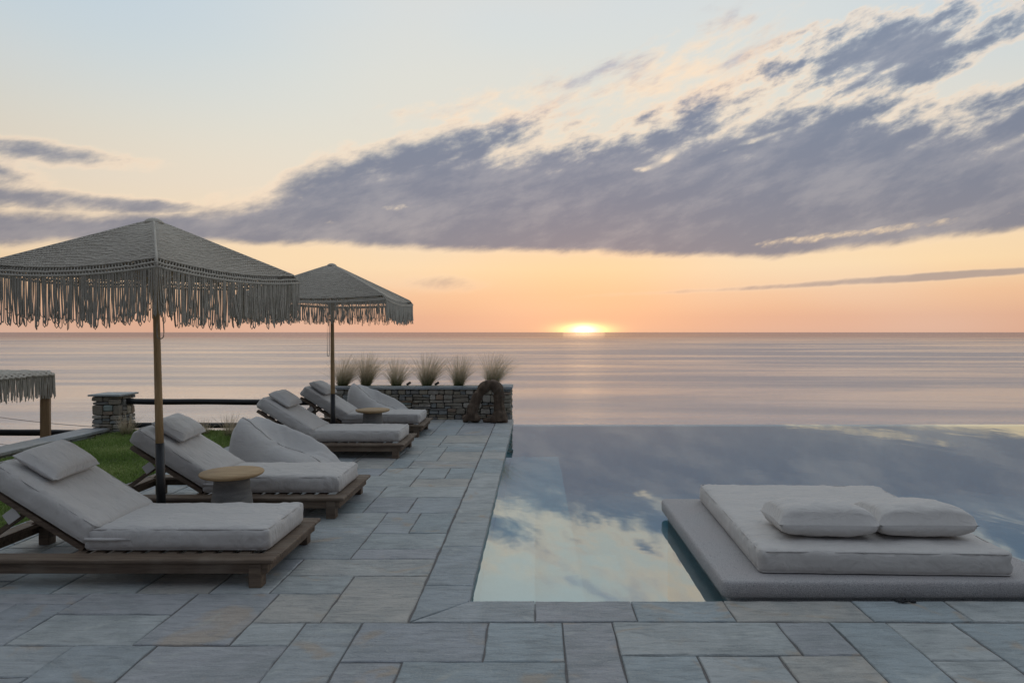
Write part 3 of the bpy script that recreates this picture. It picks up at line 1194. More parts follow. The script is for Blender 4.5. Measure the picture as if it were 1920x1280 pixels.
tcx = np.ones((nb, 5, 4))
tcx[:, :, 0] = tv[:, None]
tone.data.foreach_set('color', tcx.reshape(-1))
me.materials.append(M['blade'])
lg = link('lawn_grass', me)
tag(lg, 'short mown green lawn grass beside the loungers', 'grass', kind='stuff')

# ------------------------------------------------------------------ fence rails
def rail(p, q, r_, label, name='fence_rail'):
    n = 24
    P0, P1 = Vector(p), Vector(q)
    pts, rad = [], []
    mid = (P0 + P1) / 2
    for i in range(n + 1):
        t = i / n
        c = P0.lerp(P1, t)
        c.z += mnoise.noise(Vector((c.x * 1.1, c.y, c.z * 5))) * .008
        pts.append(tuple(c - mid))
        rad.append(r_ * (1 + .05 * mnoise.noise(Vector((c.x * 2.3, 9, c.z)))))
    o = MB().tube(pts, rad, 10).build(name, M['blackwood'], None, True)
    o.location = mid
    return tag(o, label, 'rail', 'black wooden fence rails')


rail((-6.60, 11.02, .475), (-3.66, 11.1, .455), .048, 'upper black log rail running right from the stone pillar')
rail((-6.60, 11.02, .09), (-3.66, 11.1, .085), .045, 'lower black log rail at grass level right of the stone pillar')
rail((-10.6, 11.02, -.005), (-7.00, 11.02, -.035), .052, 'upper black log rail left of the pillar, behind the square post')
rail((-10.6, 11.05, -.29), (-7.1, 11.05, -.31), .052, 'lowest black log rail at the far left, below the other')
fp = MB().tube([(0, 0, -.2), (0, 0, .3), (0, 0, .50)], [.055, .053, .05], 10).build('fence_post', M['blackwood'], None, True)
fp.location = (-3.62, 11.12, 0)
tag(fp, 'short black fence post where the rails end behind a lounger', 'post')
for a, b, lb in (((-9.6, 11.6, .22), (-6.6, 11.6, -.05), 'thin slack wire crossing the sea view behind the square post'),
                 ((-9.6, 11.3, -.17), (-7.0, 11.3, -.33), 'thin dark cable just above the lowest rail')):
    A, B = Vector(a), Vector(b)
    pts = [tuple(A.lerp(B, i / 16) - A - Vector((0, 0, .05 * math.sin(math.pi * i / 16)))) for i in range(17)]
    w_ = MB().tube(pts, .0045, 5).build('wire', M['steel'])
    w_.location = A
    tag(w_, lb, 'wire')


# ================================================================== loungers
LL, LW, LT = 2.17, .97, .182


def make_lounger(label, loc, seed, flap=True):
    t = thing('sun_lounger', label, 'sun lounger', loc, 0, 'teak sun loungers on the terrace')
    T = M['teak']
    bw_ = .135
    # flat top boards
    MB().cbox(-LL, 0, 0, bw_, LT - .028, LT, .007).build('side_board', T, t)
    MB().cbox(-LL, 0, LW - bw_, LW, LT - .028, LT, .007).build('side_board', T, t)
    for nm, a in (('foot_board', -.115), ('head_board', -LL)):
        MB().cbox(a, a + .115, bw_ + .002, LW - bw_ - .002, LT - .028, LT - .001, .006).build(nm, T, t)
    # beams under the boards
    MB().cbox(-LL + .04, -.04, .022, .062, LT - .094, LT - .0285, .004).build('beam', T, t)
    MB().cbox(-LL + .04, -.04, LW - .062, LW - .022, LT - .094, LT - .0285, .004).build('beam', T, t)
    MB().cbox(-.075, -.041, .064, LW - .064, LT - .094, LT - .0285, .004).build('beam', T, t)
    MB().cbox(-LL + .041, -LL + .075, .064, LW - .064, LT - .094, LT - .0285, .004).build('beam', T, t)
    for x in (-.155, -LL + .075):
        for y in (.014, LW - .014 - .08):
            MB().cbox(x, x + .08, y, y + .08, 0, LT - .0285, .004).build('leg', T, t)
    xs_ = [-.20 - i * .118 for i in range(10)]
    for x in xs_:
        MB().cbox(x - .072, x, bw_ + .003, LW - bw_ - .003, LT - .020, LT - .002, .003).build('slat', T, t)
    # raised back
    px_, an, bl = -1.30, R(32), .74
    d = Vector((-math.cos(an), 0, math.sin(an)))
    nrm_ = Vector((math.sin(an), 0, math.cos(an)))
    o = Vector((px_, 0, LT + .008))
    for y in (.205, LW - .205):
        bf = MB()
        bf.bar(o + Vector((0, y, 0)), o + d * bl + Vector((0, y, 0)), .045, .034, nrm_)
        bf.build('backrest_rail', T, t)
    for k in range(6):
        c = o + d * (.07 + k * .12) + nrm_ * .010
        sb = MB()
        sb.bar(c + Vector((0, .229, 0)), c + Vector((0, LW - .229, 0)), .075, .012, nrm_)
        sb.build('backrest_slat', T, t)
    top = o + d * .46 - nrm_ * .012
    for y in (.250, LW - .250):
        foot = Vector((px_ - .72, y, LT + .008))
        sp_ = MB()
        sp_.bar(Vector((top.x, y, top.z)), foot, .034, .03)
        sp_.build('support_strut', T, t)
    cb = MB()
    cb.bar(Vector((px_ - .70, .16, LT + .012)), Vector((px_ - .70, LW - .16, LT + .012)), .03, .026)
    cb.build('support_rail', T, t)
    # cushions
    my0, mw_ = .155, .675
    th = .148
    sl = 1.20
    v, f = cushion(sl, mw_, th, .034, .012, .0075, seed, .024)
    v = place(v, Matrix.Translation((-.085 - sl / 2, my0 + mw_ / 2, LT + .003)))
    sc_ = MB().add(v, f).build('seat_cushion', M['fabric'], t, True)
    for tp in (True, False):
        wp, wr_ = welt(sl, mw_, th, .034, tp, seed)
        MB().tube(place(wp, Matrix.Translation((-.085 - sl / 2, my0 + mw_ / 2, LT + .003))), wr_, 5, close=True).build('piping', M['fabric'], sc_, True)
    bcl = .80
    v, f = cushion(bcl, mw_, th, .034, .014, .0085, seed + 5, .024)
    mat = Matrix.Translation(o + nrm_ * .019 + d * (bcl / 2 + .018) + Vector((.045, my0 + mw_ / 2, -.004))) @ Matrix.Rotation(an, 4, 'Y')
    bc_ = MB().add(place(v, mat), f).build('back_cushion', M['fabric'], t, True)
    for tp in (True, False):
        wp, wr_ = welt(bcl, mw_, th, .034, tp, seed + 3)
        MB().tube(place(wp, mat), wr_, 5, close=True).build('piping', M['fabric'], bc_, True)
    # head pillow near the top of the back
    v, f = soft_pillow(.32, .50, .145, seed, 22, .42)
    r_ = random.Random(seed)
    mat = Matrix.Translation(o + nrm_ * (.019 + th + .002) + d * (bcl - .175) + Vector((.045, my0 + mw_ / 2 + r_.uniform(-.02, .02), 0))) @ \
        Matrix.Rotation(an, 4, 'Y') @ Matrix.Rotation(R(r_.uniform(-5, 5)), 4, 'Z')
    MB().add(place(v, mat), f).build('head_pillow', M['fabric'], t, True)
    # strap flap hanging behind the back
    c = o + d * .50 - nrm_ * .03
    sf = MB()
    sf.bar(c + Vector((0, .20, 0)), c + Vector((-.075, .20, -.055)), .075, .006, (0, 1, 0))
    sf.build('strap_flap', M['fabric'], bc_)
    if flap:
        fl = MB()
        fv = []
        for i in range(13):
            tt = i / 12
            x = -1.27 + .30 * tt
            b = .010 * math.sin(math.pi * min(1, tt * 1.15)) ** .6 if tt < .87 else .002
            fv += [(x, my0 - .001, LT + .093), (x, my0 - .008 - b, LT + .088), (x, my0 - .010 - b, LT + .075), (x, my0 + .001, LT + .079)]
        ff = []
        for i in range(12):
            for k in range(4):
                ff.append((i * 4 + k, i * 4 + (k + 1) % 4, i * 4 + 4 + (k + 1) % 4, i * 4 + 4 + k))
        fl.add(fv, ff)
        fl.build('zip_flap', M['fabric'], sc_, True)
    return t


make_lounger('teak sun lounger nearest the camera, its pale grey back cushion cut by the picture edge', (-1.635, 4.25, 0), 1)
make_lounger('teak sun lounger behind the nearer round table, beside the nearer parasol pole', (-1.635, 5.83, 0), 2)
make_lounger('teak sun lounger just behind the nearer grey bean bag', (-1.65, 8.60, 0), 3, False)
make_lounger('farthest teak sun lounger, behind the farther parasol pole and table', (-1.69, 10.34, 0), 4)


# ------------------------------------------------------------------ round stool tables
def make_table(label, loc):
    t = thing('side_table', label, 'table', loc, 0, 'round wood topped side tables')
    MB().lathe([(.178, 0), (.184, .012), (.17, .12), (.155, .24), (.140, .34), (.135, .405), (.134, .425)], 40).build('base', M['concrete'], t, True)
    MB().lathe([(.155, .426), (.215, .438), (.236, .448), (.244, .458), (.245, .466), (.241, .472), (.12, .473), (.01, .473)], 48).build('table_top', M['oak'], t, True)
    return t


make_table('round pale wood table on a grey tapered base, beside the nearer parasol pole', (-2.45, 5.52, 0))
make_table('round pale wood table on a grey tapered base, in front of the farthest lounger', (-2.365, 9.95, 0))


# ------------------------------------------------------------------ macrame parasols
def canopy_point(side_, s, t, Rr, zr, za, sag):
    """side 0..3, s 0..1 along the side, t 0 apex .. 1 rim"""
    a0 = side_ * math.pi / 2
    a1 = a0 + math.pi / 2
    c0 = np.array([math.cos(a0), math.sin(a0)])
    c1 = np.array([math.cos(a1), math.sin(a1)])
    p = (c0 * (1 - s) + c1 * s) * Rr * t
    mid = 4 * s * (1 - s)
    z = za + (zr - za) * t - sag * mid * t * t - .02 * math.sin(math.pi * t) * mid
    z += .045 * max(0, 1 - t / .10) ** 2 - .03 * max(0, 1 - t / .10)
    if t > .965:
        z -= (t - .965) * 1.2
    return (p[0], p[1], z)


def make_umbrella(label, loc, rz, Rr, zr, za, fringe, lean, seed, rope_loops):
    t = thing('parasol', label, 'parasol', loc, 0, 'fringed macrame parasols')
    lx, ly = lean
    r_ = random.Random(seed)
    # canopy: rope worked in square rounds
    C = MB()
    edge_ = Rr * math.sqrt(2)
    slope = math.hypot(Rr / math.sqrt(2), za - zr)
    rows = int(slope / .0235)
    ca, sa = math.cos(rz), math.sin(rz)

    def tf(p):
        x, y = p[0] * ca - p[1] * sa, p[0] * sa + p[1] * ca
        return (x + lx, y + ly, p[2])
    tvals, acc = [], .018
    while acc < slope - .008:
        tvals.append(acc / slope)
        acc += .018 + .011 * min(1, acc / (slope * .75))
    for k, tt in enumerate(tvals):
        nx_t = tvals[k + 1] if k + 1 < len(tvals) else 1.0
        dt = nx_t - tt
        # the round itself: a cord that wanders a little
        pts = []
        for sd_ in range(4):
            n = max(4, int(edge_ * tt / .035))
            for i in range(n):
                p = canopy_point(sd_, i / n, max(.012, tt + dt * r_.uniform(-.09, .09)), Rr, zr, za, .045)
                pts.append(tf((p[0], p[1], p[2] + .004 + r_.uniform(-.002, .002))))
        C.tube(pts, .0082 if tt > .3 else .0095, 5, close=True)
        # slanted stitches to the next round
        pts = []
        ph_ = r_.uniform(0, .9)
        for sd_ in range(4):
            n = max(4, int(edge_ * (tt + dt / 2) / .0135) // 2 * 2)
            for i in range(n):
                up = i % 2
                p = canopy_point(sd_, min(1.0, (i + ph_) / n), max(.012, min(1.0, tt + dt * (.98 * up))), Rr, zr, za, .045)
                pts.append(tf((p[0], p[1], p[2] - .001)))
        C.tube(pts, .0066 if tt > .45 else .008, 4, close=True)
    # top knob
    C.lathe([(.075, -.035), (.070, -.020), (.055, -.004), (.030, .008), (.008, .012)], 16, (lx, ly, za + .004))
    can = C.build('canopy', M['rope'], t, True)
    # fringe of looped cords
    Fm = MB()
    for lay in range(2):
        for sd_ in range(4):
            n = int(edge_ / (.030 if lay == 0 else .075))
            for i in range(n):
                s = (i + r_.uniform(.2, .8)) / n
                s2 = s + r_.uniform(.010, .022) / edge_
                if s2 > 1:
                    continue
                L = fringe * r_.uniform(.80, 1.10) * (1.0 if lay == 0 else .86)
                p = np.array(tf(canopy_point(sd_, s, 1.0, Rr, zr, za, .045)))
                q_ = np.array(tf(canopy_point(sd_, s2, 1.0, Rr, zr, za, .045)))
                cxm = r_.gauss(0, .013)
                cym = r_.uniform(-.012, .012)
                tw = r_.uniform(-1.3, 1.3)
                pts = []
                w0 = np.linalg.norm(q_ - p)
                dirv = (q_ - p) / (w0 + 1e-9)
                wb = r_.uniform(.008, .030)
                for u in (0, .3, .6, .85, .97):
                    k = u
                    off = dirv * (-(wb - w0) * .5 * k) + np.array([cxm, cym, 0]) * k * k
                    pts.append(p + off * np.array([1, 1, 0]) + np.array([0, 0, -L * u]))
                bm_ = (p + q_) / 2 + np.array([cxm, cym, 0]) + np.array([math.sin(tw) * .004, math.cos(tw) * .004, 0])
                pts.append(bm_ + np.array([0, 0, -L * 1.02]))
                for u in (.97, .85, .6, .3, 0):
                    off = dirv * ((wb - w0) * .5 * u) + np.array([cxm, cym, 0]) * u * u
                    pts.append(q_ + off * np.array([1, 1, 0]) + np.array([0, 0, -L * u]))
                Fm.tube(pts, r_.uniform(.0034, .0048), 4, caps=False)
    fr = Fm.build('fringe', M['rope'], can, True)
    tag(fr, kind='stuff')
    # rim cord
    Rm = MB()
    pts = []
    for sd_ in range(4):
        for i in range(14):
            p = canopy_point(sd_, i / 14, 1.0, Rr, zr, za, .045)
            pts.append(tf(p))
    Rm.tube(pts, .0085, 6, close=True)
    Rm.build('rim_cord', M['rope'], can, True)
    for sd_ in range(4):
        Rg = MB()
        Rg.tube([tf(tuple(np.array(canopy_point(sd_, 0.0, max(.02, i / 20), Rr, zr, za, .045)) + [0, 0, .004])) for i in range(1, 21)], .0095, 6)
        Rg.build('ridge_cord', M['rope'], can, True)
    # pole, sleeve, hub, ribs, base
    hubz = za - .13
    zs = .70
    at = lambda z: (lx * (z / za), ly * (z / za), z)
    MB().tube([at(zs), at(1.2), at(1.7), at(za - .03)], [.031, .028, .025, .022], 14).build('pole', M['pole'], t, True)
    MB().tube([at(.02), at(zs + .005)], [.034, .034], 14).build('sleeve', M['steel'], t, True)
    bs = MB()
    bs.lathe([(.21, 0), (.21, .012), (.20, .016), (.05, .018), (.045, .06), (.036, .07)], 32)
    bs.build('base_plate', M['steel'], t, True)
    hx, hy, _ = at(hubz)
    MB().lathe([(.03, -.05), (.045, -.045), (.045, .035), (.03, .045)], 14, (hx, hy, hubz)).build('hub', M['pole'], t, True)
    h2 = zr - .10
    hx2, hy2, _ = at(h2)
    MB().lathe([(.032, -.06), (.05, -.055), (.05, .05), (.032, .06)], 14, (hx2, hy2, h2)).build('runner', M['pole'], t, True)
    for k in range(8):
        sd_, s = divmod(k, 2)
        p = tf(canopy_point(sd_, s * .5, .95, Rr, zr - .035, za - .035, .045))
        o_ = MB()
        a = Vector((hx, hy, hubz + .06))
        o_.bar(a, Vector(p), .016, .022)
        rb = o_.build('rib', M['pole'], t)
        m_ = a.lerp(Vector(p), .52) - Vector((0, 0, .012))
        s_ = MB()
        s_.bar(Vector((hx2, hy2, h2)), m_, .012, .016)
        s_.build('strut', M['pole'], rb)
    for (dx_, dy_, z0_, z1_, w_) in rope_loops:
        pts = []
        for i in range(15):
            a = math.pi * i / 14
            pass
        top_ = z0_
        pts = [(dx_ - w_ / 2, dy_, top_), (dx_ - w_ / 2, dy_, z1_ + w_)]
        for i in range(1, 8):
            a = math.pi + math.pi * i / 8
            pts.append((dx_ + math.cos(a) * w_ / 2, dy_, z1_ + w_ / 2 + math.sin(a) * w_ / 2))
        pts += [(dx_ + w_ / 2, dy_, z1_ + w_), (dx_ + w_ / 2 * .8, dy_, top_)]
        MB().tube(pts, .0045, 5).build('pull_cord', M['rope'], t, True)
    return t


make_umbrella('large fringed rope parasol nearest the camera, over the first loungers', (-3.005, 5.50, 0), R(30), 1.13, 2.075, 2.50, .335,
              (-.065, 0.0), 21, [(.015, -.05, 1.72, 1.545, .055)])
make_umbrella('smaller looking fringed rope parasol farther off, before the planter grasses', (-2.92, 9.88, 0), R(45), 1.41, 2.065, 2.575, .262,
              (-.02, 0.0), 22, [(-.055, -.05, 1.85, 1.25, .03)])

# ------------------------------------------------------------------ lower cabana on the lower terrace
cab = thing('fringed_canopy', 'fringed rope canopy on a square timber post at the far left, lower than the terrace', 'canopy', (-8.715, 9.745, -1.35), R(25))
C = MB()
Rr, zr, za = 1.55, 2.335, 2.40
r_ = random.Random(5)
for k in range(30):
    tt = (k + 1) / 30
    pts = []
    for sd_ in range(4):
        n = max(4, int(Rr * 1.414 * tt / .04))
        for i in range(n):
            p = canopy_point(sd_, i / n, min(1, max(.01, tt + (i % 2 - .5) / 30)), Rr, zr, za, .02)
            pts.append((p[0], p[1], p[2] + r_.uniform(-.008, .008)))
    C.tube(pts, .028, 5, close=True)
can = C.build('canopy', M['rope'], cab, True)
Fm = MB()
for lay in range(2):
    for sd_ in range(4):
        n = int(Rr * 1.414 / .02)
        for i in range(n):
            s = (i + r_.uniform(.2, .8)) / n
            p = np.array(canopy_point(sd_, s, 1.0, Rr, zr, za, .02))
            L = r_.uniform(.27, .36)
            o_ = np.array([r_.uniform(-.02, .02), r_.uniform(-.02, .02), 0])
            Fm.tube([p, p + o_ * .5 - [0, 0, L * .5], p + o_ - [0, 0, L]], .0055, 4, caps=False)
tag(Fm.build('fringe', M['rope'], can, True), kind='stuff')
for a in range(4):
    c = (math.cos(a * math.pi / 2) * (Rr - .12), math.sin(a * math.pi / 2) * (Rr - .12))
    MB().cbox(c[0] - .06, c[0] + .06, c[1] - .06, c[1] + .06, 0, zr - .02, .005).build('post', M['post'], cab)


# ------------------------------------------------------------------ bean bags
def make_beanbag(label, loc, sx, sy, sz, seed):
    """lounge bag: upright back at -x, scooped seat falling to +x"""
    n = 56
    v, f = [], []
    NEAR = [(0, .86), (.05, 1.0), (.12, .94), (.22, .80), (.36, .62), (.5, .50), (.64, .44), (.78, .34), (.9, .22), (1.0, .06)]
    FAR = [(0, .80), (.05, .93), (.15, .89), (.3, .80), (.45, .71), (.6, .60), (.75, .46), (.88, .29), (.96, .14), (1.0, .05)]

    def lerp_(P, x):
        for (a, b), (c, d) in zip(P[:-1], P[1:]):
            if x <= c:
                k = (x - a) / (c - a)
                k = k * k * (3 - 2 * k) * .4 + k * .6
                return b + (d - b) * k
        return P[-1][1]

    WN, WF = -.36, .50

    def topz(u, w):
        zn, zf = lerp_(NEAR, u), lerp_(FAR, u)
        if w < WN:
            k = (WN - w) / (1 + WN)
            z = zn * max(0, 1 - k ** 2.0) ** .62
        elif w > WF:
            k = (w - WF) / (1 - WF)
            z = zf * max(0, 1 - k ** 2.2) ** .6
        else:
            k = (w - WN) / (WF - WN)
            z = zn + (zf - zn) * k - .20 * math.sin(math.pi * k) ** 1.2 * math.exp(-((u - .48) / .30) ** 2)
        return max(.03, z)
    ny = 40
    for j in range(ny + 1):
        for i in range(n + 1):
            u, w = i / n, j / ny * 2 - 1
            z = topz(u, w)
            x = u * sx - sx / 2
            y = w * sy / 2
            # rounded plan
            y *= 1 - .18 * max(0, (u - .7) / .3) ** 2
            x *= 1 - .05 * abs(w) ** 4
            q_ = Vector((x * 1.0 + seed, y * 1.0, z * sz))
            k = mnoise.fractal(Vector((q_.x * 3, q_.y * 3, q_.z * 9)), 1, 2, 3) * .008
            # gathers that run out of the seat hollow
            a = math.atan2(w * .8 + .05, u - .52)
            rr = math.hypot(w * .8 + .05, u - .52)
            k += math.sin(a * 11 + math.sin(a * 5 + seed) * 1.8) * .009 * math.exp(-((rr - .34) / .22) ** 2)
            v.append((x, y, z * sz + k * min(1, z * 3)))
    m = len(v)
    # underside
    for j in range(ny + 1):
        for i in range(n + 1):
            x, y, z = v[j * (n + 1) + i]
            u, w = i / n, j / ny * 2 - 1
            v.append((x * .985, y * .98, 0.0 if (0 < i < n and 0 < j < ny) else min(.02, z * .4)))
    for j in range(ny):
        for i in range(n):
            a = j * (n + 1) + i
            f.append((a, a + 1, a + n + 2, a + n + 1))
            f.append((m + a, m + a + n + 1, m + a + n + 2, m + a + 1))
    ring = [i for i in range(n + 1)] + [(j + 1) * (n + 1) - 1 for j in range(1, ny + 1)] + [ny * (n + 1) + i for i in range(n - 1, -1, -1)] + [j * (n + 1) for j in range(ny - 1, 0, -1)]
    # side skirt with a bulge: a mid ring
    base = len(v)
    for a in ring:
        x, y, z = v[a]
        v.append((x * 1.035, y * 1.06, z * .5))
    R_ = len(ring)
    for i in range(R_):
        j = (i + 1) % R_
        f.append((ring[i], base + i, base + j, ring[j]))
        f.append((base + i, m + ring[i], m + ring[j], base + j))
    t = thing('bean_bag', label, 'bean bag', loc, 0, 'grey bean bag seats')
    MB().add(v, f).build('body', M['crumple'], t, True)
    # piped seam from the back peak down the near wing
    pts = []
    for i in range(26):
        s = i / 25
        u = .03 + .88 * s
        w = WN
        z = topz(u, w) * sz
        pts.append((u * sx - sx / 2, w * sy / 2 * (1 - .18 * max(0, (u - .7) / .3) ** 2), z + .006))
    MB().tube(pts, .0045, 5).build('piping', M['crumple'], t, True)
    return t


make_beanbag('grey bean bag seat between the second and third loungers', (-2.74, 7.66, 0), 1.06, .95, .665, 3)
make_beanbag('grey bean bag seat in front of the stone planter, behind the farthest lounger', (-2.63, 11.87, 0), 1.10, .90, .72, 9)

# ------------------------------------------------------------------ driftwood arch
def driftwood():
    Mx = MB()
    def limb(pts, rad, seed):
        # resample with a spline and roughen
        P = [Vector(p) for p in pts]
        out, rr = [], []
        for i in range(len(P) - 1):
            p0, p1, p2, p3 = P[max(0, i - 1)], P[i], P[i + 1], P[min(len(P) - 1, i + 2)]
            for k in range(6):
                t = k / 6
                q_ = .5 * ((2 * p1) + (p2 - p0) * t + (2 * p0 - 5 * p1 + 4 * p2 - p3) * t * t + (3 * p1 - p0 - 3 * p2 + p3) * t ** 3)
                out.append(q_)
                rr.append(rad[i] + (rad[i + 1] - rad[i]) * t)
        out.append(P[-1])
        rr.append(rad[-1])
        rr = [r_ * 1.12 * (1 + .22 * mnoise.noise(Vector((seed, i * .35, 0)))) for i, r_ in enumerate(rr)]
        Mx.tube([tuple(p) for p in out], rr, 14)
    limb([(-.30, 0, .03), (-.255, .0, .15), (-.20, .02, .33), (-.11, .02, .52), (.04, .0, .665), (.17, .0, .64), (.235, .0, .50), (.235, .01, .30), (.25, .0, .12), (.27, 0, .03)],
         [.075, .088, .080, .080, .085, .085, .085, .082, .105, .13], 1)
    limb([(-.22, .0, .14), (-.17, -.02, .06), (-.16, -.03, .02)], [.07, .075, .06], 2)
    limb([(-.29, 0, .10), (-.37, .0, .05), (-.40, -.01, .045)], [.07, .05, .03], 3)
    limb([(.25, 0, .12), (.34, -.02, .06), (.385, -.02, .05)], [.10, .075, .05], 4)
    limb([(.24, 0, .12), (.14, -.03, .05), (.09, -.03, .04)], [.10, .075, .045], 5)
    limb([(.15, 0, .04), (.03, .0, .035), (-.06, 0, .03)], [.05, .045, .03], 6)
    limb([(-.02, 0, .60), (.05, -.03, .70), (.08, -.03, .73)], [.06, .06, .035], 7)
    V = np.concatenate(Mx.v)
    me = bpy.data.meshes.new('driftwood')
    me.from_pydata(V.tolist(), [], Mx.f)
    me.materials.append(M['drift'])
    o = link('driftwood', me, None, (-.87, 12.08, 0))
    rm = o.modifiers.new('r', 'REMESH')
    rm.mode = 'VOXEL'
    rm.voxel_size = .012
    rm.use_smooth_shade = True
    sm = o.modifiers.new('s', 'SMOOTH')
    sm.iterations = 4
    dg = bpy.context.evaluated_depsgraph_get()
    ev = o.evaluated_get(dg)
    me2 = bpy.data.meshes.new_from_object(ev)
    o.modifiers.clear()
    o.data = me2
    for vt in me2.vertices:
        c = vt.co
        g = math.sin(math.atan2(c.y, c.x - (.24 if c.x > 0 else -.24)) * 9 + mnoise.noise(c * 3) * 5) * .004
        n_ = mnoise.fractal(c * 9, 1, 2, 4) * .016 + g
        vt.co = c + vt.normal * n_
        if vt.co.z < .002:
            vt.co.z = .002
    if not me2.materials:
        me2.materials.append(M['drift'])
    me2.polygons.foreach_set('use_smooth', [True] * len(me2.polygons))
    tag(o, 'gnarled brown driftwood arch standing at the end of the terrace', 'driftwood')
    return o


driftwood()


# ------------------------------------------------------------------ feather grasses
def make_grass(label, loc, h, spread, n, seed, lean=.12, group='feather grasses in the planter', name='feather_grass', w=.0026):
    rs = np.random.RandomState(seed)
    t = thing(name, label, 'grass', loc, 0, group)
    S = 7
    a = rs.uniform(0, 2 * math.pi, n)
    rad = np.sqrt(rs.uniform(0, 1, n)) * .075
    L = h * rs.uniform(.55, 1.08, n)
    out = np.abs(rs.normal(0, 1, n)) * spread
    out = np.minimum(out, spread * 2.4)
    lx = np.cos(a) * out + rs.normal(lean, .08, n)
    ly = np.sin(a) * out * .8
    curl = rs.uniform(.6, 1.8, n)
    ww = w * rs.uniform(.6, 1.3, n)
    wa = rs.uniform(0, math.pi, n)
    P = np.empty((n, S, 2, 3))
    T = np.empty((n, S, 2, 4))
    tone_ = rs.uniform(-.15, .15, n)
    for k in range(S):
        s = k / (S - 1)
        bx_ = np.cos(a) * rad + lx * (s * .55 + .45 * s ** 2 * curl) * h
        by_ = np.sin(a) * rad + ly * (s * .55 + .45 * s ** 2 * curl) * h
        bz_ = L * s * (1 - .22 * (np.hypot(lx, ly) * s) ** 1.2 * curl)
        wk = ww * (1 - .75 * s)
        for e, sg in enumerate((1, -1)):
            P[:, k, e, 0] = bx_ + np.cos(wa) * wk * sg
            P[:, k, e, 1] = by_ + np.sin(wa) * wk * sg
            P[:, k, e, 2] = bz_
        T[:, k, :, :] = 1
        T[:, k, :, 0] = np.clip(s * 1.15 + tone_, 0, 1)[:, None]
    idx = np.arange(n * S * 2).reshape(n, S, 2)
    q_ = np.stack([idx[:, :-1, 0], idx[:, :-1, 1], idx[:, 1:, 1], idx[:, 1:, 0]], -1).reshape(-1, 4)
    me = bpy.data.meshes.new('blades')
    me.from_pydata(P.reshape(-1, 3).tolist(), [], q_.tolist())
    at_ = me.color_attributes.new('tone', 'FLOAT_COLOR', 'POINT')
    at_.data.foreach_set('color', T.reshape(-1))
    me.materials.append(M['feather'])
    o = link('blades', me, t)
    tag(o, kind='stuff')
    MB().lathe([(.05, -.02), (.055, 0), (.04, .03), (.015, .05)], 10).build('root_clump', M['soil'], t, True)
    return t


gy_ = 12.80
for px_, h, sp_, n, sd_, ln_, lb in (
        (642, .62, .50, 620, 1, .30, 'feather grass clump in the planter directly behind the farther parasol pole'),
        (686, .64, .36, 620, 2, .16, 'upright feather grass clump behind the farther bean bag, second from the parasol pole'),
        (743, .56, .50, 460, 3, .08, 'sparse feather grass clump, third in the planter from the parasol pole'),
        (800, .64, .48, 680, 4, .20, 'wide dense feather grass clump in the middle of the planter, fourth from the pole'),
        (860, .60, .44, 560, 5, .14, 'feather grass clump left of the driftwood arch'),
        (922, .64, .50, 640, 6, .26, 'feather grass clump rising behind the driftwood arch')):
    make_grass(lb, ((px_ - 1003) * gy_ / 1280, gy_, plh + .02), h, sp_, n, sd_, ln_)
for i, (x, y, h, n, lb) in enumerate(((-6.42, 10.72, .36, 160, 'small straw coloured grass tuft at the foot of the stone pillar'),
                                      (-5.2, 10.72, .26, 110, 'low grass tuft under the rails behind the second lounger'),
                                      (-4.72, 10.55, .36, 150, 'green grass tuft under the rails, next to the nearer bean bag'))):
    make_grass(lb, (x, y, -.02), h, .32, n, 40 + i, .05, 'small grass tufts along the fence', 'grass_tuft')

# little spike lights in the planter
for px_, lb in ((765, 'small black spike light between the third and fourth grass clumps'), (818, 'small black spike light right of the middle grass clump')):
    t = thing('spike_light', lb, 'garden light', ((px_ - 1003) * 12.68 / 1280, 12.70, plh + .02), .4, 'spike lights in the planter')
    MB().tube([(0, 0, -.03), (0, 0, .05)], .006, 6).build('spike', M['lamp'], t, True)
    MB().tube([(-.03, 0, .045), (.0, 0, .06), (.045, 0, .085)], [.018, .022, .024], 10).build('lamp_head', M['lamp'], t, True)

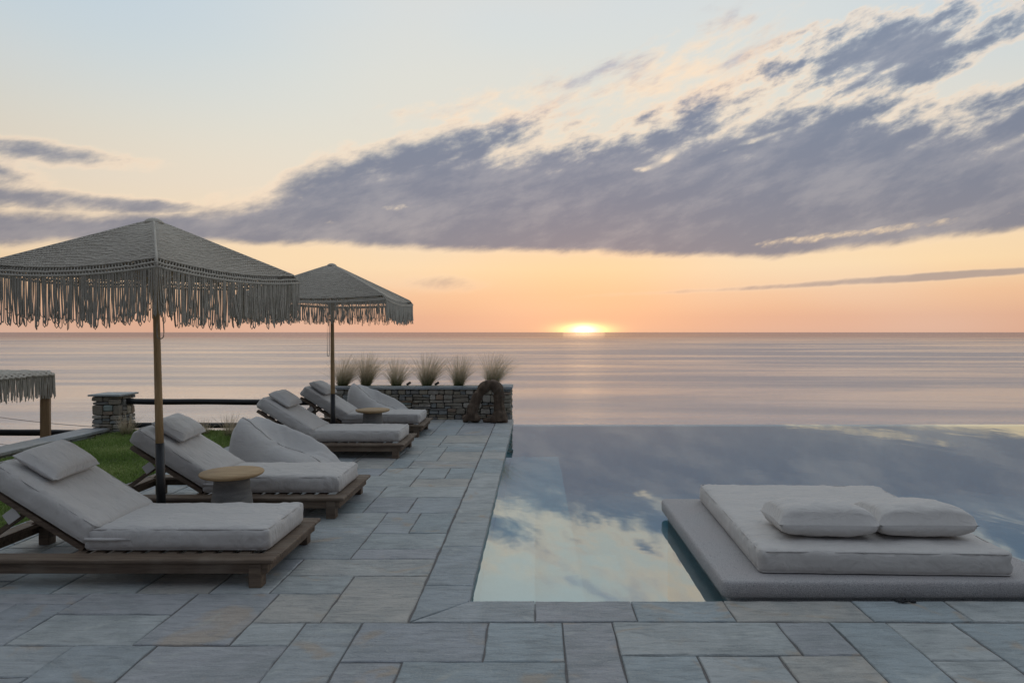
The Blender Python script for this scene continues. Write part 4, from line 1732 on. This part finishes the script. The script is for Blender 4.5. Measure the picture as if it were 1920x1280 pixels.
# ------------------------------------------------------------------ daybed in the pool
db = thing('stone_platform', 'thick rough granite platform set in the pool at its near edge', 'platform', (2.17, 4.1, 0))
def rounded_slab(hx, hy, z0, z1, rc):
    pts = []
    for cxx, cyy, a0 in ((hx - rc, -hy + rc, -90), (hx - rc, hy - rc, 0), (-hx + rc, hy - rc, 90), (-hx + rc, -hy + rc, 180)):
        for k in range(9):
            a = R(a0 + k * 90 / 8)
            pts.append((cxx + math.cos(a) * rc, cyy + math.sin(a) * rc, math.cos(a), math.sin(a)))
    # split the long sides so the edge can wander a little
    full = []
    for i, p in enumerate(pts):
        q_ = pts[(i + 1) % len(pts)]
        full.append(p)
        L = math.hypot(q_[0] - p[0], q_[1] - p[1])
        if L > .3:
            n = int(L / .06)
            for k in range(1, n):
                full.append(tuple(p[c] + (q_[c] - p[c]) * k / n for c in range(4)))
    n = len(full)
    v, f = [], []
    for z, ins in ((z0, .02), (z0 + .008, .008), (z0 + .02, 0), (z1 - .022, 0), (z1 - .008, .006), (z1 - .002, .014), (z1, .026)):
        for (x, y, nx, ny) in full:
            w = mnoise.noise(Vector((x * 9, y * 9, z * 22))) * .005 + mnoise.noise(Vector((x * 40, y * 40, z * 60))) * .0016
            v.append((x - nx * (ins - w), y - ny * (ins - w), z + w * .3))
    for k in range(6):
        for i in range(n):
            j = (i + 1) % n
            f.append((k * n + i, k * n + j, (k + 1) * n + j, (k + 1) * n + i))
    f.append(tuple(range(6 * n, 7 * n)))
    f.append(tuple(reversed(range(n))))
    return v, f


v, f = rounded_slab(1.04, 1.03, -.008, .10, .06)
sl_ = MB().add(v, f).build('slab_top', M['granite'], db, True)
sl_.location = (0, 1.03, 0)
sl_.data.set_sharp_from_angle(angle=R(50))
MB().cbox(-.985, .985, .05, 2.0, -1.245, -.009, .01).build('plinth', M['granite'], db)

v, f = cushion(1.55, 1.86, .145, .034, .010, .0075, 12, .028, pinch=.01)
t = MB().add(v, f).build('daybed_mattress', M['fabric'], None, True)
t.location = (2.20, 5.13, .102)
t.rotation_euler = (0, 0, R(-2.2))
tag(t, 'wide flat grey daybed mattress on the granite platform', 'mattress')
for tp in (True, False):
    wp, wr_ = welt(1.55, 1.86, .145, .034, tp, 12, .0045)
    MB().tube(wp, wr_, 5, close=True).build('piping', M['fabric'], t, True)
for x, rz, sd_, lb in ((1.905, -.05, 31, 'grey pillow on the daybed, the one toward the open water'), (2.535, -.02, 32, 'grey pillow on the daybed, the one nearer the picture edge')):
    v, f = soft_pillow(.64, .46, .235, sd_, 26, .30)
    t = MB().add(v, f).build('pillow', M['fabric'], None, True)
    t.location = (x, 4.60, .252)
    t.rotation_euler = (R(-3), 0, rz)
    tag(t, lb, 'pillow', 'daybed pillows')

# knotted black cord end on the coping
kx, ky = (1694 - 1003) * 4.05 / 1280, 4.035
cd = thing('tie_cord', 'small knotted black cord lying on the coping under the platform', 'cord', (kx, ky, .003))
kp = MB()
kp.tube([(-.052, .02, .006), (-.035, -.004, .007), (-.02, -.014, .008), (0, -.008, .012), (.02, .004, .010), (.035, -.006, .007), (.06, -.010, .006)], .006, 6)
kp.build('cord', M['strap'], cd, True)
kn = MB()
kn.tube([(-.014, -.012, .008), (-.004, .010, .018), (.010, .008, .018), (.012, -.010, .012), (-.002, -.014, .014)], .007, 6)
kn.build('knot', M['strap'], cd, True)
